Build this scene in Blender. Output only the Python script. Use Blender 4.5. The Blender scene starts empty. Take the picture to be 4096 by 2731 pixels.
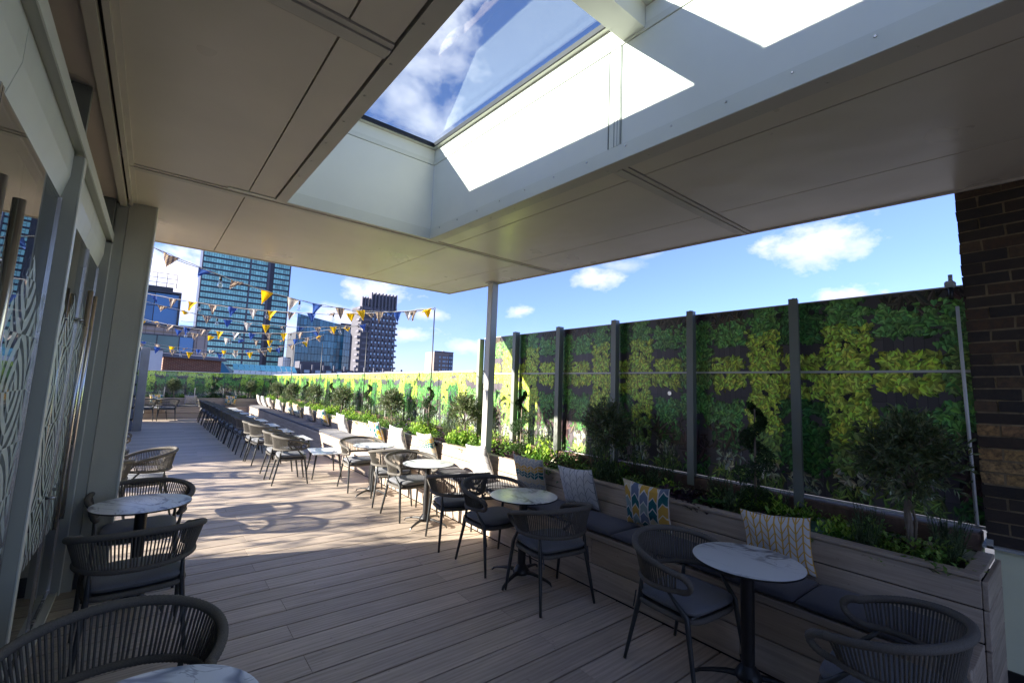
import bpy, math, random
from mathutils import Vector, Matrix, noise
R=math.radians; pi=math.pi
SC=bpy.context.scene
COL=SC.collection
random.seed(7)
# ------------------------------------------------------------------ node helpers
class NT:
    def __init__(s,name,tree=None):
        if tree is None:
            s.m=bpy.data.materials.new(name); s.m.use_nodes=True; s.t=s.m.node_tree
        else: s.t=tree; s.m=None
        s.t.nodes.clear()
    def n(s,typ,ins=None,**kw):
        nd=s.t.nodes.new(typ)
        for k,v in kw.items(): setattr(nd,k,v)
        for k,v in (ins or {}).items(): s.set(nd.inputs[k],v)
        return nd
    def set(s,sock,v):
        if isinstance(v,bpy.types.NodeSocket): s.t.links.new(v,sock)
        elif isinstance(v,bpy.types.Node): s.t.links.new(v.outputs[0],sock)
        elif isinstance(v,(tuple,list)) and len(v)==3 and sock.type=='RGBA': sock.default_value=(*v,1)
        else: sock.default_value=v
    def math(s,op,a,b=0.0,c=None,clamp=False):
        nd=s.n('ShaderNodeMath',operation=op,use_clamp=clamp)
        s.set(nd.inputs[0],a); s.set(nd.inputs[1],b)
        if c is not None: s.set(nd.inputs[2],c)
        return nd.outputs[0]
    def vm(s,op,a,b=None):
        nd=s.n('ShaderNodeVectorMath',operation=op); s.set(nd.inputs[0],a)
        if b is not None: s.set(nd.inputs[1],b)
        return nd.outputs[0]
    def mix(s,f,a,b,bt='MIX'):
        nd=s.n('ShaderNodeMix',data_type='RGBA',blend_type=bt)
        s.set(nd.inputs['Factor'],f); s.set(nd.inputs[6],a); s.set(nd.inputs[7],b)
        return nd.outputs[2]
    def ramp(s,f,stops,const=False):
        nd=s.n('ShaderNodeValToRGB'); cr=nd.color_ramp
        if const: cr.interpolation='CONSTANT'
        while len(cr.elements)<len(stops): cr.elements.new(.5)
        for e,(p,c) in zip(cr.elements,stops):
            e.position=p; e.color=(*c,1) if len(c)==3 else c
        s.set(nd.inputs[0],f); return nd.outputs[0]
    def mr(s,v,a,b,c=0.0,d=1.0):
        nd=s.n('ShaderNodeMapRange'); 
        for i,x in enumerate((v,a,b,c,d)): s.set(nd.inputs[i],x)
        return nd.outputs[0]
    def obj(s): return s.n('ShaderNodeTexCoord').outputs['Object']
    def uv(s): return s.n('ShaderNodeTexCoord').outputs['UV']
    def scale(s,v,sc,loc=(0,0,0),rot=(0,0,0)):
        nd=s.n('ShaderNodeMapping'); s.set(nd.inputs[0],v); nd.inputs['Scale'].default_value=sc; nd.inputs['Location'].default_value=loc; nd.inputs['Rotation'].default_value=rot
        return nd.outputs[0]
    def noise(s,v,sc=5,det=3,rough=.55,dist=0):
        nd=s.n('ShaderNodeTexNoise'); s.set(nd.inputs['Vector'],v)
        nd.inputs['Scale'].default_value=sc; nd.inputs['Detail'].default_value=det; nd.inputs['Roughness'].default_value=rough; nd.inputs['Distortion'].default_value=dist
        return nd.outputs[0]
    def sep(s,v):
        nd=s.n('ShaderNodeSeparateXYZ'); s.set(nd.inputs[0],v); return nd.outputs
    def attr(s,name): return s.n('ShaderNodeAttribute',attribute_name=name)
    def rnd(s): return s.n('ShaderNodeObjectInfo').outputs['Random']
    def bsdf(s,col,rough=.6,metal=0,bump=None,bs=.3,bd=.01,spec=.5,**kw):
        b=s.n('ShaderNodeBsdfPrincipled'); s.set(b.inputs['Base Color'],col); s.set(b.inputs['Roughness'],rough); s.set(b.inputs['Metallic'],metal)
        b.inputs['Specular IOR Level'].default_value=spec
        for k,v in kw.items(): s.set(b.inputs[k.replace('_',' ')],v)
        if bump is not None:
            bn=s.n('ShaderNodeBump'); bn.inputs['Strength'].default_value=bs; bn.inputs['Distance'].default_value=bd; s.set(bn.inputs['Height'],bump)
            s.t.links.new(bn.outputs[0],b.inputs['Normal'])
        return b
    def out(s,sh):
        o=s.n('ShaderNodeOutputMaterial'); s.t.links.new(sh.outputs[0],o.inputs[0]); return s.m
def vari(c,k): return tuple(min(1,max(0,x*k)) for x in c)
def paint(name,c,rough=.45,sc=2.5,amt=.12,bump=.05,bsc=180,spec=.5,metal=0,speck=0,wav=0):
    t=NT(name); o=t.obj()
    f=t.noise(o,sc,5,.6); f2=t.noise(t.scale(o,(1,1,.3 if not wav else 1)),sc*(3 if not wav else 1.3),3)
    col=t.mix(t.mr(f,.3,.7),vari(c,1-amt),vari(c,1+amt*.5))
    col=t.mix(t.mr(f2,.5,.8,0,.35),col,vari(c,1-2*amt))
    if speck: col=t.mix(t.mr(t.noise(o,90,1),.68,.72,0,speck),col,vari(c,.5))
    bb=t.bsdf(col,t.mr(f2,.2,.8,rough-.06,rough+.08),metal,t.noise(o,bsc,2),bump,.002,spec)
    if wav:
        b2=t.n('ShaderNodeBump'); b2.inputs['Strength'].default_value=.6; b2.inputs['Distance'].default_value=wav; t.set(b2.inputs['Height'],t.noise(o,1.7,2,.5)); b1=bb.inputs['Normal'].links[0].from_node; t.t.links.new(b2.outputs[0],b1.inputs['Normal'])
    return t.out(bb)
M={}
M['soffit']=paint('soffit_paint',(.75,.66,.54),.30,1.2,.07,.12,160,wav=.03)
M['trim']=paint('soffit_trim_paint',(.62,.56,.475),.4,1.5,.08,.05)
M['well']=paint('skylight_white_paint',(.84,.84,.74),.35,1.3,.05,.06,120,wav=.012)
M['welltrim']=paint('skylight_trim_paint',(.77,.77,.66),.35,1.3,.05,.03)
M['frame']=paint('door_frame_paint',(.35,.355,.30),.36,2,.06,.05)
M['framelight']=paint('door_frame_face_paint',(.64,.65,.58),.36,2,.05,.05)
M['render']=paint('rough_render',(.52,.50,.40),.85,2,.08,.9,110)
M['creamwall']=paint('cream_render',(.74,.76,.54),.8,2,.07,.8,90)
M['seam']=paint('dark_seam',(.03,.028,.025),.8)
M['steel']=paint('grey_green_steel',(.20,.215,.19),.42,3,.1,.05)
M['post']=paint('pale_post_paint',(.50,.50,.46),.42,3,.06,.04,speck=.2)
M['rail']=paint('pale_rail_paint',(.60,.59,.56),.4,3,.06,.03)
M['black']=paint('black_powder_coat',(.012,.012,.013),.42,8,.2,.15,400)
M['leg']=paint('charcoal_powder_coat',(.028,.032,.034),.4,8,.15,.1,400)
M['concrete']=paint('grey_concrete',(.30,.28,.26),.85,2,.2,.5,60,speck=.5)
M['slate']=paint('blue_grey_boards',(.16,.17,.20),.7,1.5,.2,.2,60)
M['whitewall']=paint('white_render',(.55,.55,.58),.8,1,.1,.2,60)
M['stone']=paint('beige_stone',(.40,.33,.30),.8,.4,.12,.2,20)
M['stone2']=paint('tan_stone',(.33,.25,.19),.8,.4,.12,.2,20)
M['darkmetal']=paint('dark_cladding',(.055,.058,.07),.6,.3,.15,.05,20)
M['weave']=paint('weave_cladding',(.14,.135,.165),.65,.2,.12,.05,20)
M['weave2']=paint('weave_cladding_recess',(.085,.082,.10),.65,.2,.12,.05,20)
M['band']=paint('navy_band',(.032,.035,.058),.4,.2,.2,.05,20)
M['mullion']=paint('tower_pier_grey',(.10,.10,.13),.5,.2,.1,.02,20)
M['brownbrick']=None
M['coping']=paint('rusty_coping',(.16,.10,.07),.85,9,.45,.8,60,speck=.6)
M['soil']=paint('planter_soil',(.022,.016,.012),.95,12,.5,1,50,speck=.6)
M['wire']=paint('pale_twine',(.55,.53,.50),.8)
M['cable']=paint('dark_cable',(.02,.02,.02),.6)
M['chrome']=paint('brushed_steel',(.55,.53,.50),.25,2,.04,.02,300,metal=1)
M['drum']=paint('green_plastic',(.03,.08,.055),.5)
M['flash']=paint('white_upvc',(.42,.43,.42),.5)
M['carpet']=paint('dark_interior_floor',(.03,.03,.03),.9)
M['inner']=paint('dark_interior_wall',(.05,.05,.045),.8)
M['tan']=paint('tan_brick_block',(.30,.23,.20),.85,.2,.1,.1,20)
M['city']=paint('city_ground_grey',(.12,.12,.12),.9,.05,.3)
def wood(name,c,axis,rough=.62):
    t=NT(name); o=t.obj()
    s=[14,14,14]; s[axis]=.9
    a=t.attr('tint').outputs['Fac']
    off=t.n('ShaderNodeCombineXYZ'); 
    for i in range(3): t.set(off.inputs[i],t.math('MULTIPLY',a,37.0))
    v=t.vm('ADD',o,off.outputs[0])
    g=t.noise(t.scale(v,tuple(s)),1.6,6,.62,1.2)
    g2=t.noise(t.scale(v,tuple(x*5 if i!=axis else x*2.5 for i,x in enumerate(s))),1.5,3,.6,.4)
    h=t.math('ADD',t.math('MULTIPLY',g,.6),t.math('MULTIPLY',g2,.4))
    ws=t.n('ShaderNodeTexWave',wave_type='BANDS',bands_direction='YZX'[axis] if False else ('Y' if axis!=1 else 'X')); t.set(ws.inputs['Vector'],t.scale(v,tuple(x/14 for x in s))); ws.inputs['Scale'].default_value=9; ws.inputs['Distortion'].default_value=9; ws.inputs['Detail'].default_value=3
    h=t.math('ADD',h,t.math('MULTIPLY',ws.outputs['Fac'],.12))
    col=t.mix(t.mr(h,.35,.75),vari(c,.66),vari(c,1.16))
    br=t.mr(a,0,1,.84,1.12)
    cb=t.n('ShaderNodeCombineXYZ'); [t.set(cb.inputs[i],br) for i in range(3)]
    col=t.mix(1,col,cb.outputs[0],'MULTIPLY')
    dirt=t.noise(o,.9,7,.7); col=t.mix(t.mr(dirt,.45,.75,0,.45),col,vari(c,.6)); sp=t.noise(o,22,2); col=t.mix(t.mr(sp,.70,.74,0,.5),col,vari(c,.3))
    return t.out(t.bsdf(col,t.mr(h,.3,.7,rough+.12,rough-.12),0,h,.55,.004))
M['deck']=wood('deck_boards_wood',(.50,.41,.32),0)
M['woodY']=wood('bench_boards_wood',(.45,.365,.285),1)
M['woodX']=wood('end_bench_boards_wood',(.45,.365,.285),0)
def fabric(name,c,sc=700,amt=.35,rough=.9):
    t=NT(name); o=t.obj(); n=t.noise(o,sc,2); n2=t.noise(o,6,3)
    col=t.mix(t.mr(n,.3,.7),vari(c,1-amt),vari(c,1+amt)); col=t.mix(t.mr(n2,.4,.8,0,.3),col,vari(c,.75))
    return t.out(t.bsdf(col,rough,0,n,.3,.002,spec=.2,Sheen_Weight=.15))
M['seatfab']=fabric('grey_seat_fabric',(.145,.152,.165),500,.4)
M['padfab']=fabric('slate_pad_fabric',(.075,.077,.09),900,.2)
def rope(name,c):
    t=NT(name); o=t.obj(); n=t.noise(o,420,2); col=t.mix(t.mr(n,.3,.7),vari(c,.6),vari(c,1.5))
    return t.out(t.bsdf(col,.85,0,n,.5,.002,spec=.25))
M['rope']=rope('grey_rope',(.115,.106,.092))
M['strand']=rope('grey_rope_strand',(.10,.092,.08))
def marble():
    t=NT('marble_top'); o=t.obj()
    r=t.rnd(); off=t.n('ShaderNodeCombineXYZ'); t.set(off.inputs[0],t.math('MULTIPLY',r,19.)); t.set(off.inputs[1],t.math('MULTIPLY',r,31.))
    v=t.vm('ADD',o,off.outputs[0]); v=t.scale(v,(1,.45,1),rot=(0,0,.6))
    w=t.noise(v,3.2,4,.6,.6); a=t.math('ABSOLUTE',t.math('SUBTRACT',w,.5)); vein=t.mr(a,.004,.034,1,0)
    w2=t.noise(v,7,5,.6,1); a2=t.math('ABSOLUTE',t.math('SUBTRACT',w2,.5)); v2=t.mr(a2,0,.016,.7,0)
    patch=t.mr(t.noise(v,2.2,2),.38,.55)
    f=t.math('MAXIMUM',t.math('MULTIPLY',vein,patch),t.math('MULTIPLY',v2,patch))
    soft=t.mr(a,0,.09,.35,0)
    col=t.mix(t.math('MULTIPLY',soft,patch),(.70,.72,.72),(.42,.44,.46)); col=t.mix(f,col,(.10,.105,.125))
    return t.out(t.bsdf(col,.28,0))
M['marble']=marble()
def colattr(name,rough=.6,mul=1,spec=.35,sub=0,bump=False):
    t=NT(name); c=t.attr('Col').outputs['Color']
    if mul!=1: c=t.mix(1,c,(mul,mul,mul),'MULTIPLY')
    b=t.bsdf(c,rough,0,spec=spec)
    if sub:
        tr=t.n('ShaderNodeBsdfTranslucent'); t.set(tr.inputs[0],c); mx=t.n('ShaderNodeMixShader'); mx.inputs[0].default_value=sub
        t.t.links.new(b.outputs[0],mx.inputs[1]); t.t.links.new(tr.outputs[0],mx.inputs[2]); return t.out(mx)
    return t.out(b)
M['leaf']=colattr('plant_leaves',.45,1,.45,.28)
M['print']=colattr('printed_foliage',.4,1,.4)
M['brick']=None
def schlick(t,ior):
    g=t.n('ShaderNodeNewGeometry'); d=t.n('ShaderNodeVectorMath',operation='DOT_PRODUCT'); t.set(d.inputs[0],g.outputs['Incoming']); t.set(d.inputs[1],g.outputs['Normal'])
    c=t.math('SUBTRACT',1.0,t.math('ABSOLUTE',d.outputs['Value']),clamp=True); r0=((ior-1)/(ior+1))**2*1.7
    return t.math('ADD',r0,t.math('MULTIPLY',t.math('POWER',c,5.0),1-r0))
def glass(name,tint=(.9,.95,.95),refl=1.0,base=.0,ior=1.5):
    t=NT(name); tr=t.n('ShaderNodeBsdfTransparent'); t.set(tr.inputs[0],tint)
    g=t.n('ShaderNodeBsdfGlossy'); g.inputs['Roughness'].default_value=.01; t.set(g.inputs[0],(.95,.97,.97))
    f=t.math('ADD',t.math('MULTIPLY',schlick(t,ior),refl),base,clamp=True)
    mx=t.n('ShaderNodeMixShader'); t.set(mx.inputs[0],f); t.t.links.new(tr.outputs[0],mx.inputs[1]); t.t.links.new(g.outputs[0],mx.inputs[2])
    return t.out(mx)
M['pane']=glass('clear_pane',(.93,.97,.96),.5)
M['skyglass']=glass('skylight_glass',(.86,.92,.94),1.1)
M['bulb']=glass('bulb_glass',(.93,.93,.9),1.5,.06)
M['edge']=paint('glass_edge_teal',(.05,.14,.13),.2)
def doorglass():
    t=NT('etched_door_glass'); o=t.obj(); x,y,z=t.sep(o)
    # ogee pattern : columns .26 wide, cells .46 high, concentric petals
    U=t.math('DIVIDE',y,.42); V=t.math('DIVIDE',z,.47)
    row=t.math('FLOOR',V); U2=t.math('ADD',U,t.math('MULTIPLY',t.math('MODULO',row,2.0),.0))
    fu=t.math('SUBTRACT',t.math('FRACT',U2),.5); fv=t.math('SUBTRACT',t.math('FRACT',V),.5)
    au=t.math('ABSOLUTE',fu); av=t.math('ABSOLUTE',fv)
    du=t.math('MULTIPLY',fu,2.0); dv=t.math('MULTIPLY',fv,2.0)
    lens=t.math('ADD',t.math('POWER',t.math('ABSOLUTE',du),1.5),t.math('POWER',t.math('ABSOLUTE',dv),1.5))
    q=t.math('POWER',lens,.667)
    sg=t.math('ADD',t.math('GREATER_THAN',fu,0.0),t.math('GREATER_THAN',fv,0.0))
    ring=t.math('FRACT',t.math('ADD',t.math('MULTIPLY',q,2.6),t.math('MULTIPLY',sg,.5)))
    m=t.math('GREATER_THAN',ring,.45)
    m=t.math('MULTIPLY',m,t.math('LESS_THAN',z,t.math('ADD',2.22,t.math('MULTIPLY',t.math('ABSOLUTE',fu),-.45))))
    m=t.math('MULTIPLY',m,t.math('GREATER_THAN',z,.62))
    fro=t.bsdf((.52,.60,.57),.5,spec=.6)
    tr=t.n('ShaderNodeBsdfTransparent'); t.set(tr.inputs[0],(.72,.76,.74))
    g=t.n('ShaderNodeBsdfGlossy'); g.inputs['Roughness'].default_value=.008
    f=t.math('MULTIPLY',t.math('ADD',schlick(t,1.55),.10),1.15,clamp=True)
    mx=t.n('ShaderNodeMixShader'); t.set(mx.inputs[0],f); t.t.links.new(tr.outputs[0],mx.inputs[1]); t.t.links.new(g.outputs[0],mx.inputs[2])
    m2=t.n('ShaderNodeMixShader'); t.set(m2.inputs[0],t.math('MULTIPLY',m,.72)); t.t.links.new(mx.outputs[0],m2.inputs[1]); t.t.links.new(fro.outputs[0],m2.inputs[2])
    return t.out(m2)
M['doorglass']=doorglass()
def winglass(name,c,rough=.08,amt=.3,spec=.8):
    t=NT(name); a=t.attr('tint').outputs['Fac']; col=t.mix(a,vari(c,1-amt),vari(c,1+amt)); n=t.noise(t.obj(),.12,3)
    col=t.mix(t.mr(n,.45,.7,0,.5),col,vari(c,1.5)); return t.out(t.bsdf(col,rough,0,spec=spec))
M['teal']=winglass('teal_window',(.30,.64,.56))  # brightness of the sky reflected in the panes is put into this base colour
M['bluewin']=winglass('blue_window',(.045,.17,.38))
M['curtain']=winglass('curtain_wall_glass',(.05,.20,.30),.1,.5)
M['palewin']=winglass('pale_window',(.33,.45,.58),.3,.2)
M['greenwin']=winglass('green_window',(.08,.16,.15))
M['silver']=winglass('silver_glass',(.55,.6,.64),.2,.15)
# ---- pillow patterns
def pillow_mat(name,kind,line=(.02,.05,.06),ground=(.62,.60,.55),pal=None,N=6,Mv=6,k=.5,lw=.10,vert=True):
    t=NT(name); uv=t.uv(); x,y,z=t.sep(uv)
    X=t.math('MULTIPLY',x,float(N)); c=t.math('FLOOR',X); fu=t.math('FRACT',X)
    tri=t.math('ABSOLUTE',t.math('SUBTRACT',fu,.5))
    if kind=='herring':   # zigzag alternating per column
        par=t.math('MODULO',c,2.0); zz=t.math('MULTIPLY',t.math('SUBTRACT',t.math('MULTIPLY',par,2.0),1.0),t.math('SUBTRACT',fu,.5))
        Y=t.math('ADD',t.math('MULTIPLY',y,float(Mv)),t.math('MULTIPLY',zz,k*1.2))
    elif kind=='band':
        par=t.math('MODULO',c,2.0); zz=t.math('MULTIPLY',t.math('SUBTRACT',t.math('MULTIPLY',par,2.0),1.0),t.math('SUBTRACT',fu,.5))
        Y=t.math('ADD',t.math('MULTIPLY',y,float(Mv)),t.math('MULTIPLY',zz,k))
    else:
        Y=t.math('ADD',t.math('MULTIPLY',y,float(Mv)),t.math('MULTIPLY',tri,k*2))
        Y=t.math('ADD',Y,t.math('MULTIPLY',t.math('MODULO',c,2.0),.5))
    row=t.math('FLOOR',Y); fv=t.math('FRACT',Y)
    ev=t.math('ABSOLUTE',t.math('SUBTRACT',fv,.5)); eu=t.math('ABSOLUTE',t.math('SUBTRACT',fu,.5))
    lv=t.math('GREATER_THAN',ev,.5-lw*.5); lu=t.math('GREATER_THAN',eu,.5-lw*.5*N/max(Mv,1)*(.8 if vert else 0))
    ln=t.math('MAXIMUM',lv,lu)
    if pal:
        cb=t.n('ShaderNodeCombineXYZ'); t.set(cb.inputs[0],c if kind=='block' else 0.0); t.set(cb.inputs[1],row)
        if kind=='band': cb.inputs[0].default_value=3.0; t.set(cb.inputs[1],t.math('FLOOR',t.math('MULTIPLY',row,.5)))
        w=t.n('ShaderNodeTexWhiteNoise',noise_dimensions='3D'); t.set(w.inputs['Vector'],cb.outputs[0])
        st=[(i/len(pal),p) for i,p in enumerate(pal)]
        cell=t.ramp(w.outputs['Value'],st,True); col=t.mix(ln,cell,ground)
    else: col=t.mix(ln,ground,line)
    wv=t.noise(uv,160,2); col=t.mix(t.mr(wv,.3,.7,0,.25),col,(.5,.47,.4),'MULTIPLY')
    return t.out(t.bsdf(col,.9,0,wv,.25,.002,spec=.2,Sheen_Weight=.1))
YEL=(.60,.36,.07); TEA=(.02,.13,.14); GRG=(.26,.34,.31); CRM=(.62,.52,.34); BGR=(.16,.20,.28)
PM=[pillow_mat('pillow_yellow_herringbone','herring',YEL,(.60,.59,.58),None,10,7,.9,.20),
    pillow_mat('pillow_chevron_blocks','block',None,(.68,.64,.58),[YEL,TEA,YEL,GRG,CRM,YEL,BGR],5,4.2,.55,.13),
    pillow_mat('pillow_dark_zigzag','zig',(.02,.06,.07),(.60,.59,.58),None,5,5,.7,.055),
    pillow_mat('pillow_banded_herringbone','band',None,(.62,.58,.50),[GRG,TEA,(.36,.38,.38),CRM,YEL],9,12,.9,.22),
    pillow_mat('pillow_grey_zigzag','zig',(.20,.17,.16),(.50,.46,.43),None,8,9,.7,.35,False),
    pillow_mat('pillow_blue_yellow_herringbone','band',None,(.62,.58,.5),[(.05,.14,.22),(.6,.52,.3),(.10,.22,.32),(.58,.42,.12)],9,10,.9,.2)]
def gingham():
    t=NT('gingham_cloth'); x,y,z=t.sep(t.uv())
    a=t.math('GREATER_THAN',t.math('FRACT',t.math('MULTIPLY',x,8.0)),.5); b=t.math('GREATER_THAN',t.math('FRACT',t.math('MULTIPLY',y,8.0)),.5)
    s=t.math('MULTIPLY',t.math('ADD',a,b),.5); col=t.ramp(s,[(0,(.75,.58,.36)),(.3,(.34,.25,.2)),(.8,(.035,.04,.09))],True)
    b=t.bsdf(col,.9); tr=t.n('ShaderNodeBsdfTranslucent'); t.set(tr.inputs[0],col); mx=t.n('ShaderNodeMixShader'); mx.inputs[0].default_value=.35
    t.t.links.new(b.outputs[0],mx.inputs[1]); t.t.links.new(tr.outputs[0],mx.inputs[2]); return t.out(mx)
def cloth(name,c):
    t=NT(name); n=t.noise(t.uv(),60,2); col=t.mix(t.mr(n,.3,.7),vari(c,.75),vari(c,1.2)); b=t.bsdf(col,.9); tr=t.n('ShaderNodeBsdfTranslucent'); t.set(tr.inputs[0],col); mx=t.n('ShaderNodeMixShader'); mx.inputs[0].default_value=.35
    t.t.links.new(b.outputs[0],mx.inputs[1]); t.t.links.new(tr.outputs[0],mx.inputs[2]); return t.out(mx)
M['gingham']=gingham(); M['yellow']=cloth('yellow_cloth',(.85,.50,.01)); M['blue']=cloth('blue_cloth',(.045,.10,.34)); M['cream']=cloth('cream_cloth',(.62,.56,.50))
def brickmat(name,cs):
    t=NT(name); a=t.attr('Col').outputs['Color']; n=t.noise(t.obj(),35,5,.7); col=t.mix(t.mr(n,.35,.7),a,vari(cs,1)); 
    return t.out(t.bsdf(col,.9,0,n,.7,.006))
M['brick']=brickmat('sooty_brick',(.05,.036,.026)); M['mortar']=paint('dirty_mortar',(.26,.19,.11),.95,20,.3,.8,90)
def brownbrick():
    t=NT('brown_brick'); v=t.n('ShaderNodeCombineXYZ'); x,y,z=t.sep(t.obj()); t.set(v.inputs[0],x); t.set(v.inputs[1],z)
    b=t.n('ShaderNodeTexBrick'); t.set(b.inputs['Vector'],v.outputs[0]); b.inputs['Scale'].default_value=1; b.inputs['Brick Width'].default_value=.225; b.inputs['Row Height'].default_value=.075; b.inputs['Mortar Size'].default_value=.008
    t.set(b.inputs['Color1'],(.14,.045,.028)); t.set(b.inputs['Color2'],(.09,.03,.022)); t.set(b.inputs['Mortar'],(.30,.19,.13)); b.inputs['Bias'].default_value=0
    return t.out(t.bsdf(b.outputs[0],.85))
M['brownbrick']=brownbrick()
# ------------------------------------------------------------------ mesh helper
class MB:
    def __init__(s): s.v=[];s.f=[];s.mi=[];s.c=[];s.uvs=[];s.t=[];s.sm=[]
    def add(s,vs,fs,mi=0,col=None,tint=0.5,uv=None,smooth=False):
        b=len(s.v); s.v+= [tuple(p) for p in vs]
        for k,f in enumerate(fs):
            s.f.append(tuple(b+i for i in f)); s.mi.append(mi); s.c.append(col[k] if isinstance(col,list) else col); s.t.append(tint); s.sm.append(smooth)
            s.uvs.append([uv[i] for i in f] if uv else None)
    def box(s,x0,x1,y0,y1,z0,z1,mi=0,tint=.5,col=None):
        vs=[(x0,y0,z0),(x1,y0,z0),(x1,y1,z0),(x0,y1,z0),(x0,y0,z1),(x1,y0,z1),(x1,y1,z1),(x0,y1,z1)]
        s.add(vs,[(0,3,2,1),(4,5,6,7),(0,1,5,4),(1,2,6,5),(2,3,7,6),(3,0,4,7)],mi,col,tint)
    def hexa(s,vs,mi=0,tint=.5): s.add(vs,[(0,3,2,1),(4,5,6,7),(0,1,5,4),(1,2,6,5),(2,3,7,6),(3,0,4,7)],mi,None,tint)
    def bev(s,x0,x1,y0,y1,z0,z1,b=.004,mi=0,tint=.5):
        # box with chamfered edges
        vs=[];X=(x0,x1);Y=(y0,y1);Z=(z0,z1)
        for i in(0,1):
            for j in(0,1):
                for k in(0,1):
                    sx=b if i==0 else -b; sy=b if j==0 else -b; sz=b if k==0 else -b
                    vs+=[(X[i],Y[j]+sy,Z[k]+sz),(X[i]+sx,Y[j],Z[k]+sz),(X[i]+sx,Y[j]+sy,Z[k])]
        I=lambda i,j,k,a:(i*4+j*2+k)*3+a
        fs=[]
        for i in(0,1): 
            q=[I(i,0,0,0),I(i,1,0,0),I(i,1,1,0),I(i,0,1,0)]; fs.append(q if i else q[::-1])
            q=[I(0,i,0,1),I(0,i,1,1),I(1,i,1,1),I(1,i,0,1)]; fs.append(q if i else q[::-1])
            q=[I(0,0,i,2),I(1,0,i,2),I(1,1,i,2),I(0,1,i,2)]; fs.append(q if i else q[::-1])
        for j in(0,1):
            for k in(0,1):
                fs.append([I(0,j,k,1),I(1,j,k,1),I(1,j,k,2),I(0,j,k,2)])
                fs.append([I(j,0,k,0),I(j,1,k,0),I(j,1,k,2),I(j,0,k,2)])
                fs.append([I(j,k,0,0),I(j,k,1,0),I(j,k,1,1),I(j,k,0,1)])
        for i in(0,1):
            for j in(0,1):
                for k in(0,1): fs.append([I(i,j,k,0),I(i,j,k,1),I(i,j,k,2)])
        s.add(vs,fs,mi,None,tint)
    def tube(s,pts,rad,n=8,closed=False,mi=0,cap=True,smooth=True,col=None,up=None):
        pts=[Vector(p) for p in pts]; m=len(pts)
        if not hasattr(rad,'__len__'): rad=[rad]*m
        T=[]
        for i in range(m):
            a=pts[(i-1)%m] if closed or i>0 else pts[i]; b=pts[(i+1)%m] if closed or i<m-1 else pts[i]
            d=b-a; T.append(d.normalized() if d.length>1e-9 else Vector((0,0,1)))
        u=Vector((0,0,1)) if abs(T[0].z)<.9 else Vector((1,0,0))
        if up: u=Vector(up)
        nrm=(u-T[0]*u.dot(T[0])).normalized(); vs=[]
        for i in range(m):
            if i: 
                nrm=nrm-T[i]*nrm.dot(T[i]); nrm.normalize()
            bn=T[i].cross(nrm)
            for k in range(n):
                a=2*pi*k/n; vs.append(pts[i]+(nrm*math.cos(a)+bn*math.sin(a))*rad[i])
        fs=[]
        for i in range(m if closed else m-1):
            j=(i+1)%m
            for k in range(n):
                l=(k+1)%n; fs.append((i*n+k,i*n+l,j*n+l,j*n+k))
        s.add(vs,fs,mi,col,smooth=smooth)
        if cap and not closed:
            b=len(s.v)-m*n
            for base,rev in((b,True),(b+(m-1)*n,False)):
                f=list(range(base,base+n)); s.f.append(tuple(f[::-1] if rev else f)); s.mi.append(mi);s.c.append(col if not isinstance(col,list) else col[0]);s.t.append(.5);s.sm.append(False);s.uvs.append(None)
    def lathe(s,prof,n=24,c=(0,0),mi=0,smooth=True):
        vs=[];fs=[]
        for r,z in prof:
            for k in range(n): a=2*pi*k/n; vs.append((c[0]+r*math.cos(a),c[1]+r*math.sin(a),z))
        for i in range(len(prof)-1):
            for k in range(n): l=(k+1)%n; fs.append((i*n+k,i*n+l,(i+1)*n+l,(i+1)*n+k))
        s.add(vs,fs,mi,smooth=smooth)
    def build(s,name,mats,parent=None,**tags):
        me=bpy.data.meshes.new(name); me.from_pydata(s.v,[],s.f)
        if not isinstance(mats,(list,tuple)): mats=[mats]
        for m in mats: me.materials.append(m)
        me.polygons.foreach_set('material_index',s.mi); me.polygons.foreach_set('use_smooth',s.sm)
        if any(c is not None for c in s.c):
            a=me.color_attributes.new('Col','FLOAT_COLOR','CORNER'); buf=[]
            for f,c in zip(s.f,s.c):
                cc=(c or (.5,.5,.5)); buf+= [cc[0],cc[1],cc[2],1.0]*len(f)
            a.data.foreach_set('color',buf)
        if any(x!=.5 for x in s.t):
            a=me.attributes.new('tint','FLOAT','FACE'); a.data.foreach_set('value',[float(x) for x in s.t])
        if any(u for u in s.uvs):
            l=me.uv_layers.new(name='UVMap'); buf=[]
            for f,u in zip(s.f,s.uvs):
                for i in range(len(f)): buf+= list(u[i]) if u else [0,0]
            l.data.foreach_set('uv',buf)
        me.update(); o=bpy.data.objects.new(name,me); COL.objects.link(o)
        if parent: o.parent=parent
        tag(o,**tags); return o
def tag(o,label=None,cat=None,group=None,kind=None):
    if label:o['label']=label
    if cat:o['category']=cat
    if group:o['group']=group
    if kind:o['kind']=kind
    return o
def empty(name,loc=(0,0,0),rz=0,**t):
    o=bpy.data.objects.new(name,None); COL.objects.link(o); o.location=loc; o.rotation_euler=(0,0,rz); o.empty_display_size=.1; return tag(o,**t)
def dup(o,parent=None,loc=None,rz=None,label=None,group=None):
    c=o.copy(); COL.objects.link(c)
    if parent is not None: c.parent=parent
    if loc is not None: c.location=loc
    if rz is not None: c.rotation_euler=(0,0,rz)
    if label: c['label']=label
    if group: c['group']=group
    for ch in list(o.children): dup(ch,c)
    return c
def link_part(src,name,parent,loc=(0,0,0),rot=None,scale=None):
    c=bpy.data.objects.new(name,src.data); COL.objects.link(c); c.parent=parent; c.location=loc
    if rot: c.rotation_euler=rot
    if scale: c.scale=scale
    return c
STR='structure'
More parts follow.
